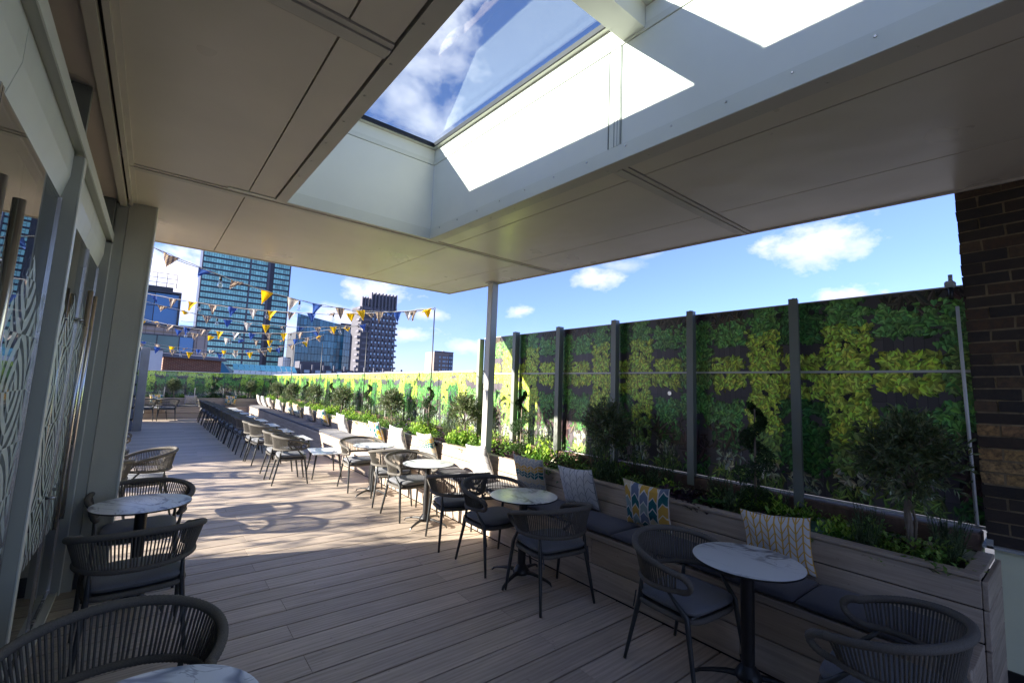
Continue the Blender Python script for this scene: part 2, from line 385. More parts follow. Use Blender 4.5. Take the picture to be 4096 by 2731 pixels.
# ------------------------------------------------------------------ camera
CZ=1.75
cam=bpy.data.cameras.new('camera'); co=bpy.data.objects.new('camera',cam); COL.objects.link(co)
cam.lens=36*1037/2352; cam.sensor_width=36; cam.clip_start=.02; cam.clip_end=5000
yaw,pit,rol=R(38.27),R(5.49),R(2.25)
fwd=Vector((math.sin(yaw)*math.cos(pit),math.cos(yaw)*math.cos(pit),math.sin(pit)))
r0=Vector((math.cos(yaw),-math.sin(yaw),0)); u0=r0.cross(fwd)
rt=math.cos(rol)*r0+math.sin(rol)*u0; up=-math.sin(rol)*r0+math.cos(rol)*u0
co.matrix_world=Matrix(((rt.x,up.x,-fwd.x,0),(rt.y,up.y,-fwd.y,0),(rt.z,up.z,-fwd.z,CZ),(0,0,0,1)))
SC.camera=co
# ------------------------------------------------------------------ light + sky
SUN=Vector((4.45,-1.56,-1.75)).normalized()
sl=bpy.data.lights.new('sun','SUN'); sl.energy=4.4; sl.angle=R(.55); sl.color=(1,.93,.82)
so=bpy.data.objects.new('sun',sl); COL.objects.link(so); so.rotation_euler=SUN.to_track_quat('-Z','Y').to_euler(); so.location=(-20,8,12)
W=bpy.data.worlds.new('World'); SC.world=W; W.use_nodes=True
w=NT('w',W.node_tree)
sky=w.n('ShaderNodeTexSky',sky_type='NISHITA'); sky.sun_disc=False; sky.sun_elevation=math.asin(-SUN.z); sky.sun_rotation=math.atan2(-SUN.x,-SUN.y); sky.altitude=200; sky.air_density=.85; sky.dust_density=.25; sky.ozone_density=2.0
D=w.n('ShaderNodeTexCoord').outputs['Generated']; dx,dy,dz=w.sep(D)
n1=w.noise(w.scale(D,(1,1,1.8)),9,8,.58,.3); n2=w.noise(w.scale(D,(1,1,1.6)),26,6,.6,.2); n3=w.noise(D,3.2,6,.6,.4)
nn=w.math('ADD',w.math('MULTIPLY',w.math('SUBTRACT',n1,.5),2.4),w.math('MULTIPLY',w.math('SUBTRACT',n2,.5),1.5))
def blob(c,rl,rz,dens=1):
    c=Vector(c).normalized(); lat=Vector((c.y,-c.x,0)).normalized(); 
    d=w.vm('SUBTRACT',D,tuple(c))
    a=w.n('ShaderNodeVectorMath',operation='DOT_PRODUCT'); w.set(a.inputs[0],d); a.inputs[1].default_value=lat
    A=w.math('DIVIDE',a.outputs['Value'],rl); _,_,zz=w.sep(d); Z=w.math('DIVIDE',zz,rz)
    b=w.n('ShaderNodeVectorMath',operation='DOT_PRODUCT'); w.set(b.inputs[0],D); b.inputs[1].default_value=c
    q=w.math('SQRT',w.math('ADD',w.math('MULTIPLY',A,A),w.math('MULTIPLY',Z,Z)))
    v=w.math('ADD',w.math('SUBTRACT',1.0,q),nn)
    v=w.mr(v,.0,1.1,0,dens); v=w.math('MULTIPLY',v,w.math('GREATER_THAN',b.outputs['Value'],0.0)); return v,Z
BL=[((.915,.30,.275),.088,.040,.85),((.725,.645,.235),.05,.026,.85),((.755,.60,.262),.05,.014,.3),((.62,.77,.16),.04,.02,.95),((.955,.235,.175),.06,.022,1),
 ((.0,.99,.165),.12,.085,1),((.35,.92,.185),.09,.036,.9),((.42,.90,.10),.10,.022,.75),((.45,.88,.145),.05,.016,.6),((.53,.84,.08),.06,.02,.6),
 ((.30,.74,.60),.13,.17,.85),((.38,.78,.50),.10,.07,.8),((.33,.68,.65),.10,.12,.8),((.30,.93,.12),.09,.03,.7),((.8,.56,.29),.03,.012,.3),((.20,.97,.10),.12,.03,.6),((-.75,.3,.45),.4,.2,.9),((-.2,-.9,.4),.5,.2,.8)]
tot=None;gz=None
for b in BL:
    v,Z=blob(*b); tot=v if tot is None else w.math('MAXIMUM',tot,v)
    g=w.math('MULTIPLY',v,w.mr(Z,-.9,.3,1,0)); gz=g if gz is None else w.math('MAXIMUM',gz,g)
hz=w.math('MULTIPLY',w.mr(n3,.5,.75,0,.14),w.mr(dz,.02,.25,1,0)); tot=w.math('MAXIMUM',tot,hz)
cl=w.mix(w.math('MULTIPLY',gz,.85,clamp=True),(4.9,4.7,5.1),(2.7,2.6,3.5))
skb=w.mix(1,sky.outputs[0],w.mix(w.mr(dz,.0,.45),(.50,.55,.90),(.78,.76,1.0)),'MULTIPLY'); skc=w.mix(tot,skb,cl)
bg=w.n('ShaderNodeBackground'); w.set(bg.inputs[0],skc); bg.inputs[1].default_value=.078
wo=w.n('ShaderNodeOutputWorld'); w.t.links.new(bg.outputs[0],wo.inputs[0])
SC.view_settings.view_transform='Standard'; SC.view_settings.look='None'; SC.view_settings.exposure=2.12; SC.view_settings.gamma=1
# ------------------------------------------------------------------ ground + deck
m=MB(); m.add([(-3000,-3000,-24),(3000,-3000,-24),(3000,3000,-24),(-3000,3000,-24)],[(0,1,2,3)]); m.build('ground',M['city'],kind=STR)
m=MB(); rnd=random.Random(3)
P=.21875; y=.0956-12*P; i=0
while y<21.5:
    js=sorted([-7.5,-4.2+rnd.uniform(-.3,.3),(-2.0 if i%2 else -.9)+rnd.uniform(-.1,.1),(.93+rnd.uniform(-.05,.05)) if i%2 else (2.25+rnd.uniform(-.08,.08)),3.19])
    for a,b in zip(js[:-1],js[1:]): m.bev(a+.0006,b-.0006,y+.0055,y+P-.0055,-.03,0,.002,0,rnd.random())
    y+=P;i+=1
m.build('deck',M['deck'],kind=STR)
m=MB(); m.box(-7.6,4.6,-2.8,22.6,-.3,-.034); m.build('deck_underlay',M['seam'],kind=STR)
# ------------------------------------------------------------------ canopy roof
def wx(x,y): return x*(1+.0245*(6.4-y))
ZC=3.2
roof=empty('canopy_roof',(0,0,0),label='wide beige panelled canopy roof with a long skylight over the terrace',cat='canopy roof')
def pan(mb,x0,x1,y0,y1,z0,z1,mi=0,seg=1):
    mb.hexa([(wx(x0,y0),y0,z0),(wx(x1,y0),y0,z0),(wx(x1,y1),y1,z0),(wx(x0,y1),y1,z0),(wx(x0,y0),y0,z1),(wx(x1,y0),y0,z1),(wx(x1,y1),y1,z1),(wx(x0,y1),y1,z1)],mi)
g=.004
YE=6.385; XR=3.68; SX0,SX1=.709,1.975; SY1=4.06; SY0=-1.6
def cpanel(x0,x1,y0,y1,z=ZC):
    mb=MB(); pan(mb,x0+g,x1-g,y0+g,y1-g,z,z+.03); return mb.build('ceiling_panel',M['soffit'],roof)
for xa,xb in((-.255,.44),(.44,2.24),(2.24,3.16),(3.16,XR)): cpanel(xa,xb,4.19,YE)
cpanel(-.50,-.255,5.08,YE)
for ya,yb in((1.90,4.09),(-2.5,1.78)):
    for xa,xb in((-.255,.445),(.445,.625)): cpanel(xa,xb,ya,yb)
    for xa,xb in(((2.08,2.235),(2.235,3.115),(3.115,XR)) if yb>3 else ((2.06,2.235),(2.235,3.115),(3.115,XR))): cpanel(xa,xb,ya,yb)
# joint trims with grooves
def trimx(x0,x1,yc):
    mb=MB()
    pan(mb,x0,x1,yc-.055,yc-.024,ZC-.006,ZC+.02); pan(mb,x0,x1,yc-.018,yc+.018,ZC-.012,ZC+.02); pan(mb,x0,x1,yc+.024,yc+.055,ZC-.006,ZC+.02)
    return mb.build('joint_trim',M['trim'],roof)
trimx(-.255,XR,4.145); trimx(-.255,.625,1.84); trimx(2.07,XR,1.84)
# frame around the skylight opening, flat on the ceiling
mb=MB(); pan(mb,.632,SX0,SY0,SY1+.02,ZC-.010,ZC+.03); pan(mb,SX1,2.07,SY0,SY1+.02,ZC-.010,ZC+.03); pan(mb,.632,2.07,SY1+.02,4.087,ZC-.008,ZC+.03)
for yy in [k*.31-1.2 for k in range(17)]:
    for xx in(.655,2.03): mb.lathe([(.0001,ZC-.014),(.006,ZC-.0135),(.008,ZC-.0105)],8,(wx(xx,yy),yy))
mb.build('opening_trim',M['trim'],roof)
mb=MB(); pan(mb,-.40,XR-.03,4.092,YE-.03,ZC+.034,ZC+.2,0); pan(mb,-.9,.62,-2.5,4.0,ZC+.034,ZC+.2); pan(mb,2.075,XR-.03,-2.5,4.0,ZC+.034,ZC+.2); mb.build('roof_slab',M['seam'],roof)
mb=MB(); pan(mb,-.40,XR+.012,YE,YE+.012,ZC-.012,ZC+.22); mb.build('fascia',M['trim'],roof)
mb=MB(); pan(mb,XR,XR+.014,-2.5,YE,ZC-.014,ZC+.22); mb.build('fascia',M['trim'],roof)
mb=MB(); mb.box(-.285,-.262,-2.5,5.06,ZC-.035,ZC+.01); mb.box(-.262,-.235,-2.5,5.06,ZC-.008,ZC+.01); mb.box(-.345,-.300,-2.5,5.06,ZC-.055,ZC-.01); mb.build('edge_gutter',M['trim'],roof)
mb=MB(); mb.box(-.9,-.345,-2.5,5.3,ZC-.02,ZC+.03); mb.box(-.88,-.85,-2.5,5.3,2.84,ZC-.02)
for yy in(-.5,.9,2.3,3.6,4.6): mb.box(-.85,-.844,yy,yy+.012,2.86,ZC-.021)
mb.build('recess_panel',M['soffit'],roof)
# skylight well
ZG=4.17
def wellface(x0,y0,x1,y1,inx,iny,name='well_side'):
    # vertical face from (x0,y0)->(x1,y1); (inx,iny) points into the opening
    mb=MB()
    def slab(za,zb,off,th=.02,mi=0):
        a=Vector((x0+inx*off,y0+iny*off,0)); b=Vector((x1+inx*off,y1+iny*off,0)); o=Vector((inx,iny,0))*-(th+off)
        mb.hexa([(a.x,a.y,za),(b.x,b.y,za),(b.x+o.x,b.y+o.y,za),(a.x+o.x,a.y+o.y,za),(a.x,a.y,zb),(b.x,b.y,zb),(b.x+o.x,b.y+o.y,zb),(a.x+o.x,a.y+o.y,zb)],mi)
    slab(ZC-.008,3.295,.006,.03,1); slab(3.298,3.97,0,.03,0); slab(3.973,4.02,.008,.03,1); slab(4.023,ZG-.04,.002,.03,0)
    L=(Vector((x1,y1))-Vector((x0,y0))); n=int(L.length/.31)
    return mb.build(name,[M['well'],M['welltrim']],roof)
xr=lambda y:wx(SX1,y)
wellface(xr(SY1),SY1,xr(SY0),SY0,-1,0)
wellface(wx(SX0,SY1)-.42,SY1,xr(SY1)-.001,SY1,0,-1)
mb=MB(); 
for y0,y1 in((SY0,SY1-.001),):
    xa,xb=wx(SX0,y0),wx(SX0,y1); mb.hexa([(xa-.03,y0,ZC+.035),(xa,y0,ZC-.008),(xb,y1,ZC-.008),(xb-.03,y1,ZC+.035),(xa-.45,y0,ZG),(xa-.42,y0,ZG),(xb-.42,y1,ZG),(xb-.45,y1,ZG)])
mb.build('well_side',M['well'],roof)
# screws on the flange of the right well face
mb=MB()
for k in range(18):
    yy=SY1-.18-k*.31; x=xr(yy)-.007
    mb.tube([(x,yy,3.27),(x-.004,yy,3.27)],[.007,.005],8)
    mb.tube([(x-.001,yy+.1,3.995),(x-.005,yy+.1,3.995)],[.006,.004],8)
mb.build('rivets',M['chrome'],roof)
mb=MB()
for dd in(-.052,-.025,.0,.046):
    yy=1.80+dd; x=xr(yy); mb.box(x-.0055,x+.002,yy,yy+.005,3.298,3.972)
mb.box(xr(1.8)-.004,xr(1.8)+.004,1.76,1.84,3.299,3.971,1); mb.build('well_joint',[M['steel'],M['welltrim']],roof)
# cross beam + glass with frames
mb=MB(); xl=wx(SX0,1.65)-.42; mb.box(xl,xr(1.65),1.58,1.74,3.99,ZG-.002); mb.build('cross_beam',M['welltrim'],roof)
def pane(y0,y1):
    xl=wx(SX0,y0)-.40; xrr=xr(y0)-.02
    mb=MB(); mb.box(xl,xrr,y0,y1,ZG+.012,ZG+.02); gl=mb.build('skylight_glass',M['skyglass'],roof)
    mb=MB()
    for i,(h,w_) in enumerate(((ZG-.03,.035),)):
        mb.box(xl-.02,xrr+.02,y1-w_,y1,h,h+.035); mb.box(xl-.02,xrr+.02,y0,y0+w_,h,h+.035); mb.hexa([(xr(y0)-.036,y0+w_,h),(xr(y0)+.0,y0+w_,h),(xr(y1)+.0,y1-w_,h),(xr(y1)-.036,y1-w_,h),(xr(y0)-.036,y0+w_,h+.035),(xr(y0),y0+w_,h+.035),(xr(y1),y1-w_,h+.035),(xr(y1)-.036,y1-w_,h+.035)]); mb.box(xl-.02,xl+w_-.02,y0+w_,y1-w_,h,h+.035)
    mb.hexa([(xr(y0)-.050,y0+w_,h),(xr(y0)-.038,y0+w_,h),(xr(y1)-.038,y1-w_,h),(xr(y1)-.050,y1-w_,h),(xr(y0)-.050,y0+w_,h+.04),(xr(y0)-.038,y0+w_,h+.04),(xr(y1)-.038,y1-w_,h+.04),(xr(y1)-.050,y1-w_,h+.04)],1); mb.box(xl+.02,xr(y1)-.052,y1-.047,y1-.036,ZG-.031,ZG+.011,1); mb.box(xl+.02,xr(y0)-.052,y0+.036,y0+.046,ZG-.031,ZG+.011,1)
    mb.build('skylight_frame',[M['welltrim'],M['black']],roof)
pane(1.745,SY1-.004); pane(SY0,1.575)
mb=MB()   # kerb upstand on top
mb.box(.2,.27,SY0,4.1,3.4,ZG); mb.box(.2,2.3,4.063,4.16,4.08,ZG+.04); mb.build('upstand',M['trim'],roof)
mb=MB(); mb.hexa([(xr(SY1)+.001,SY1,4.10),(xr(SY1)+.1,SY1,4.10),(xr(SY0)+.1,SY0,4.10),(xr(SY0)+.001,SY0,4.10),(xr(SY1)+.001,SY1,ZG+.04),(xr(SY1)+.1,SY1,ZG+.04),(xr(SY0)+.1,SY0,ZG+.04),(xr(SY0)+.001,SY0,ZG+.04)]); mb.build('upstand',M['trim'],roof)
# ------------------------------------------------------------------ rendered column, pier walls
mb=MB(); mb.box(-.285,-.105,5.075,5.5,0,ZC-.002); col=mb.build('rendered_column',M['render'],label='tall rough rendered column carrying the canopy beside the glass doors',cat='column')
mb=MB(); mb.box(-.104,-.092,5.068,5.502,0,ZC-.003); mb.build('corner_bead',M['framelight'],col)
mb=MB(); mb.box(-.285,-.09,5.06,5.073,0,.14); mb.build('skirting',M['black'],col)
# brick pier on the right
bx=4.25; mb=MB(); rb=random.Random(5); mbm=MB(); mbm.box(bx+.006,bx+.5,-3,.462,.87,ZC+.25)
z=.875; rw=0
while z<ZC+.2:
    h=.066; off=.112 if rw%2 else 0; yb=.472-off*0
    y1=.472; first=True
    while y1>-2.2:
        L=.215 if not(first and rw%2) else .102
        y0=y1-L; zc=z+h/2
        if 1.24<zc<1.64 and not(1.50<zc<1.53): c=random.Random(int(z*1000)+int(y1*77)).choice([(.50,.30,.11),(.46,.26,.10),(.36,.20,.09),(.55,.34,.14)])
        else: c=rb.choice([(.05,.036,.026),(.065,.042,.028),(.035,.028,.025),(.10,.055,.03),(.03,.025,.022),(.14,.085,.045),(.045,.03,.022)])
        j=lambda:rb.uniform(-.003,.003); xo=bx+rb.uniform(-.004,.004)
        vs=[(xo+j(),y0+j(),z+j()),(bx+.06,y0,z),(bx+.06,y1,z),(xo+j(),y1+j(),z+j()),(xo+j(),y0+j(),z+h+j()),(bx+.06,y0,z+h),(bx+.06,y1,z+h),(xo+j(),y1+j(),z+h+j())]
        mb.add(vs,[(0,3,2,1),(4,5,6,7),(0,1,5,4),(2,3,7,6),(3,0,4,7)],0,c)
        y1=y0-.010; first=False
    z+=h+.010; rw+=1
pier=empty('brick_pier',(bx,0,0),label='dark sooty brick pier with a band of yellow bricks at the right edge',cat='brick pier')
o=mb.build('brickwork',M['brick'],pier); o.location=(-bx,0,0); o=mbm.build('mortar_core',M['mortar'],pier); o.location=(-bx,0,0)
lw=empty('rendered_dwarf_wall',(bx,0,0),label='low cream rendered wall with black base under the brick pier',cat='low wall')
mb=MB(); mb.box(.0,.3,-3,.40,.14,.845); mb.build('wall',M['creamwall'],lw)
mb=MB(); mb.hexa([(-.03,-3,.845),(.3,-3,.868),(.3,.45,.868),(-.03,.45,.845),(-.03,-3,.86),(.3,-3,.88),(.3,.45,.88),(-.03,.45,.86)]); mb.box(-.03,-.018,.40,.43,.845,.90); mb.build('drip_edge',M['flash'],lw)
mb=MB(); mb.box(-.012,.3,-3,.40,0,.139); mb.build('base',M['black'],lw)
for _o in(pier,): _o.location.y=-.065; _o.rotation_euler=(R(-1.49),0,0)
# pipe + white junction on pier edge
mb=MB(); mb.tube([(4.235,.468,.97),(4.245,.505,2.40)],.010,10); pp=mb.build('drain_pipe',M['rail'],label='slim pale vertical pipe on the edge of the brick pier',cat='pipe')
mb=MB(); mb.bev(4.20,4.26,.505,.56,2.53,2.575,.010); mb.tube([(4.23,.53,2.57),(4.23,.53,2.62)],.012,10); lp=mb.build('junction_box',M['flash'],label='small white plastic fitting on the brick pier edge above the mural',cat='junction box')
mb=MB(); mb.tube([(4.23,.53,2.45),(4.23,.53,2.53)],.014,10); mb.build('connector',M['black'],lp)
# canopy post
post=empty('canopy_post',(3.72,5.2,0),label='square grey steel post rising from the planter to the canopy corner',cat='post')
mb=MB(); mb.bev(-.055,.055,-.055,.055,.5,ZC-.012,.006); mb.build('shaft',M['post'],post)
mb=MB(); mb.box(-.085,.085,-.085,.085,ZC-.012,ZC-.003); mb.build('top_plate',M['post'],post)
# ------------------------------------------------------------------ glass doors on the left
dw=empty('glazed_door_wall',(-.42,0,0),label='grey framed glass door wall with etched ogee pattern along the left edge',cat='glass doors')
def dbox(mbx,*a,**k): mbx.box(a[0]+.42,a[1]+.42,*a[2:],**k)
for yc,name in((3.09,'mullion'),(.92,'mullion'),(-1.3,'mullion'),(5.02,'mullion')):
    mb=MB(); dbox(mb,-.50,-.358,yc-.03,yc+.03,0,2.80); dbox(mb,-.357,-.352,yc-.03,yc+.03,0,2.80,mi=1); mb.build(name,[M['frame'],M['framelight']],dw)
for yc in(3.09,.92,-1.3,5.0):
    mb=MB(); dbox(mb,-.56,-.46,yc-.022,yc+.022,2.885,ZC-.022); dbox(mb,-.445,-.37,yc-.022,yc+.022,2.885,ZC-.022); dbox(mb,-.46,-.445,yc-.012,yc+.012,2.885,ZC-.023,mi=1); mb.build('upper_post',[M['steel'],M['black']],dw)
mb=MB(); dbox(mb,-.50,-.36,-2.5,5.06,2.82,2.882); dbox(mb,-.359,-.353,-2.5,5.06,2.815,2.884,mi=1); mb.build('transom',[M['frame'],M['framelight']],dw)
mb=MB()
for a,b in((-1.27,.89),(.95,3.06),(3.12,4.99)): 
    c=(a+b)/2
    for p,q in((a,c-.003),(c+.003,b)):
        dbox(mb,-.455,-.395,p,q,2.69,2.817)
        mb.hexa([(-.035,p,2.57),(0.0,p,2.57),(0.0,q,2.57),(-.035,q,2.57),(-.035,p,2.69),(.025,p,2.69),(.025,q,2.69),(-.035,q,2.69)])
mb.build('header',M['framelight'],dw)
mb=MB(); dbox(mb,-.50,-.365,-2.5,5.0,.002,.03); dbox(mb,-.47,-.44,-2.5,5.0,.03,.05); mb.build('threshold',M['rail'],dw)
def leaf_door(y0,y1,hy):
    dr=empty('door_leaf',(0,0,0)); dr.parent=dw
    mb=MB(); mb.box(-.008,.004,y0,y1,.06,2.57); mb.build('door_glass',M['doorglass'],dr)
    mb=MB(); mb.box(-.02,.012,y0-.001,y0+.016,.05,2.57); mb.box(-.02,.012,y1-.016,y1+.001,.05,2.57); mb.box(-.022,.014,y0,y1,.035,.062); mb.build('door_edge',M['chrome'],dr)
    mb=MB(); mb.tube([(.062,hy,.72),(.062,hy,2.27)],.016,16); 
    for zz in(.92,2.07): mb.tube([(.062,hy,zz),(.0,hy,zz)],.011,10)
    mb.build('pull_handle',M['chrome'],dr)
for a,b in((-1.27,.89),(.95,3.06),(3.12,4.99)):
    c=(a+b)/2; 
    if a>3: c=4.25
    if .9<a<1: c=1.93
    leaf_door(a,c-.004,c-.115); leaf_door(c+.004,b,c+.115 if a<3 else c+.16)
mb=MB(); dbox(mb,-.50,-.288,5.052,5.49,0,ZC-.03); dbox(mb,-.36,-.288,5.035,5.05,0,ZC-.06); mb.build('jamb',M['frame'],dw)
for _o,_x in((dw,-.42),(col,0)): _o.location.x=_x-.059; _o.rotation_euler=(0,R(1.06),0)
# interior behind the doors
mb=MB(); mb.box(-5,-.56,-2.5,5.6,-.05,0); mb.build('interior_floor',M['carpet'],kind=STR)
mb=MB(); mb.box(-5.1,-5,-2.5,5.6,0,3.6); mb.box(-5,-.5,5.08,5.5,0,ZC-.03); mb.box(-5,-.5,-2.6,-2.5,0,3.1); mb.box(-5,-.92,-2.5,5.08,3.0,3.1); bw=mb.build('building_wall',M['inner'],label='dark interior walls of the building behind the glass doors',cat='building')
mb=MB(); mb.box(-.50,-.28,5.08,5.5,2.0,ZC-.002); 
# block that shades the far floor (left of the terrace)
blk=empty('terrace_building',(-.5,12.85,0),label='low rendered terrace building left of the decking beyond the column',cat='building')
mb=MB(); mb.box(-6.5,-.05,0,4.2,0,2.30); mb.build('wall',M['whitewall'],blk)
mb=MB(); mb.box(-6.5,-.3,4.2,7.6,0,2.30); mb.build('rear_wall',M['whitewall'],blk)
cp=empty('concrete_pier',(-.2,17.15,0),label='grey concrete pier at the far left end of the decking',cat='pier')
mb=MB(); mb.bev(-.12,.09,0,.42,0,2.44,.01); mb.build('shaft',M['concrete'],cp)
sw=empty('slatted_wall',(-.33,17.12,0),label='blue grey boarded wall with dark gaps left of the concrete pier',cat='boarded wall')
mb=MB()
for k in range(7): mb.box(-.14,-.005,0,.03,.02+k*.335,.29+k*.335,tint=random.random())
mb.build('boards',M['slate'],sw); mb=MB(); mb.box(-.14,0,.032,.05,0,2.38); mb.build('backing',M['seam'],sw)
# ------------------------------------------------------------------ bench + planter
BX=3.2; BK=3.65; BT=.81; BY0=.4; BY1=21.4
bench=empty('long_bench',(BX,BY0,0),label='long built in timber bench running down the right side of the decking',cat='bench')
def boards(mb,fixed,faceax,segs,lo,hi,th,b=.004,seed=1):
    r=random.Random(seed)
    for a,c in segs:
        if faceax=='x': mb.bev(fixed,fixed+th,a+.0015,c-.0015,lo,hi,b,0,r.random())
        else: mb.bev(a+.0015,c-.0015,fixed,fixed+th,lo,hi,b,0,r.random())
def cuts(a,b,step,ph):
    L=[a]; x=a+ph
    while x<b-.3: L.append(x); x+=step
    L.append(b); return list(zip(L[:-1],L[1:]))
mb=MB()
for k,(lo,hi,ph) in enumerate(((.003,.205,1.1),(.213,.418,2.4))): boards(mb,0,'x',cuts(0,21,3.6,ph),lo,hi,.025,seed=k)
mb.build('front_panel',M['woodY'],bench)
mb=MB(); boards(mb,-.012,'x',cuts(0,21,3.6,1.8),.424,.468,.05,seed=5); mb.bev(.04,.45,0,21,.424,.455,.003,0,.4); mb.build('seat_base',M['woodY'],bench)
mb=MB(); mb.bev(.0,.45,-.0,.03,.003,.42,.003,0,.3); mb.box(.03,.43,.04,20.9,0,.4); mb.build('carcass',M['woodX'],bench)
plant=empty('long_planter',(BK,BY0,0),label='long raised timber planter forming the bench back on the right',cat='planter')
mb=MB()
for k,(lo,hi,ph) in enumerate(((.458,.628,2.0),(.636,.782,3.1))): boards(mb,0,'x',cuts(0,21.45,3.6,ph),lo,hi,.025,seed=10+k)
mb.build('back_panel',M['woodY'],plant)
mb=MB(); boards(mb,-.012,'x',cuts(0,21.45,3.6,1.2),.785,BT,.085,seed=14); mb.bev(.075,.60,-.0,.075,.785,BT,.003,0,.7); mb.build('cap_rail',M['woodY'],plant)
mb=MB()
for lo,hi in((.003,.205),(.213,.418),(.426,.628),(.636,.782)): mb.bev(-.0,.60,-.026,-.002,lo,hi,.003,0,random.random())
mb.build('end_panel',M['woodX'],plant)
mb=MB(); mb.box(.03,.66,.0,21.4,.0,.70); mb.build('soil',M['soil'],plant)
mb=MB(); 
for i in range(60):
    ya,yb=.05+i*.36,.05+(i+1)*.36; 
    vs=[]; 
    for yy in(ya,yb):
        for xx in(.03,.2,.4,.62): vs.append((xx,yy,.70+.05*noise.noise(Vector((xx*6,round(yy,2)*3,0)))+.02))
    mb.add(vs,[(0,1,5,4),(1,2,6,5),(2,3,7,6)],smooth=True)
mb.build('soil_surface',M['soil'],plant)
kerb=empty('rusty_kerb',(4.27,.46,0),label='rusty brown stone kerb behind the long planter under the mural',cat='kerb')
mb=MB(); mb.box(0,.16,0,21.6,.60,.80); mb.build('lower_course',M['creamwall'],kerb); mb=MB(); mb.bev(-.02,.16,0,21.6,.80,.915,.01); mb.build('coping',M['coping'],kerb)
# end bench + planter
eb=empty('end_bench',(0,21.4,0),label='timber bench across the far end of the decking',cat='bench')
mb=MB()
for k,(lo,hi) in enumerate(((.003,.19),(.198,.385))): boards(mb,0,'y',cuts(-1.6,3.2,2.4,1+k),lo,hi,.025,seed=20+k)
boards(mb,-.01,'y',cuts(-1.6,3.2,2.4,1.4),.39,.43,.05,seed=24); mb.build('front_panel',M['woodX'],eb)
mb=MB(); mb.bev(-1.6,3.2,.04,.45,.39,.42,.003,0,.5); mb.build('seat_base',M['woodX'],eb)
ep=empty('end_planter',(0,21.85,0),label='raised timber planter behind the far end bench',cat='planter')
mb=MB()
for k,(lo,hi) in enumerate(((.42,.585),(.592,.72))): boards(mb,0,'y',cuts(-1.6,4.2,2.4,1+k),lo,hi,.025,seed=30+k)
mb.build('back_panel',M['woodX'],ep); mb=MB(); boards(mb,-.012,'y',cuts(-1.6,4.2,2.4,1.4),.723,.75,.08,seed=34); mb.build('cap_rail',M['woodX'],ep)
mb=MB(); mb.box(-1.6,4.25,.03,.5,0,.70); mb.build('soil',M['soil'],ep)
# seat pads
def padmesh(L,Wd,H,name,mat,ny=10,nx=8,rb=.02):
    mb=MB(); n=24; m_=14
    def prof(u,v):
        e=6; return max(0,1-abs(u)**e)**(1/2.6)*max(0,1-abs(v)**e)**(1/2.6)
    g=lambda t:math.copysign(1-(1-abs(t))**1.7,t)
    for sgn in(1,-1):
        vs=[];fs=[]
        for i in range(n+1):
            for j in range(m_+1):
                u=g(-1+2*i/n); v=g(-1+2*j/m_); h=prof(u,v)
                vs.append((v*Wd/2,u*L/2,H/2+sgn*H/2*h))
        for i in range(n):
            for j in range(m_):
                a=i*(m_+1)+j; q=(a,a+1,a+m_+2,a+m_+1); fs.append(q if sgn<0 else q[::-1])
        mb.add(vs,fs,smooth=True)
    return mb.build(name,mat)
pads=[]
y=.46; k=0
pad0=padmesh(.70,.455,.062,'seat_pad',M['padfab']); pad0.location=(BX+.215,.46+.35,.468)
tag(pad0,'slate grey seat pad in the row lying along the long timber bench','seat pad','seat pads on the long bench')
for k in range(1,29):
    dup(pad0,None,(BX+.215,.81+k*.71,.468))
padE=padmesh(.78,.44,.055,'seat_pad',M['padfab']); padE.location=(-1.0,21.62,.43); padE.rotation_euler=(0,0,pi/2)
tag(padE,'dark seat pad in the row lying on the far end bench','seat pad','seat pads on the end bench')
for k in range(1,5): dup(padE,None,(-1.0+k*.79,21.62,.43))
# pillows
def pillowmesh(seed):
    r=random.Random(seed); mb=MB(); n=20; s=.215; S=Vector((seed*3.1,0,0))
    for sgn in(1,-1):
        vs=[];uv=[];fs=[]
        for i in range(n+1):
            for j in range(n+1):
                u=-1+2*i/n; v=-1+2*j/n
                u=math.sin(u*pi/2)*.35+u*.65; v=math.sin(v*pi/2)*.35+v*.65
                x=s*u*(1-.085*(1-v*v)); z=s*v*(1-.085*(1-u*u))
                t=.075*(max(0,(1-u*u))*max(0,(1-v*v)))**.42
                ed=1-max(abs(u),abs(v)); wr=.012*noise.noise(Vector((u*2.4,v*2.4,sgn))+S)*min(1,ed*4)+.007*noise.noise(Vector((u*6,v*6,sgn*3))+S)*min(1,ed*6)
                x+=.006*noise.noise(Vector((v*3,sgn,5))+S); z+=.006*noise.noise(Vector((u*3,sgn,9))+S)
                vs.append((x,sgn*t+wr,z+.01*abs(u)**3*(1 if v>0 else -1))); uv.append(((u+1)/2,(v+1)/2))
        for i in range(n):
            for j in range(n):
                a=i*(n+1)+j; q=(a,a+1,a+n+2,a+n+1); fs.append(q if sgn>0 else q[::-1])
        mb.add(vs,fs,uv=uv,smooth=True)
    return mb
PN=['white pillow with yellow herringbone','pillow of yellow teal and grey chevrons','white pillow with thin dark zigzag lines','beige pillow with teal herringbone bands','grey pillow with white zigzags','cream pillow with blue and yellow herringbone']
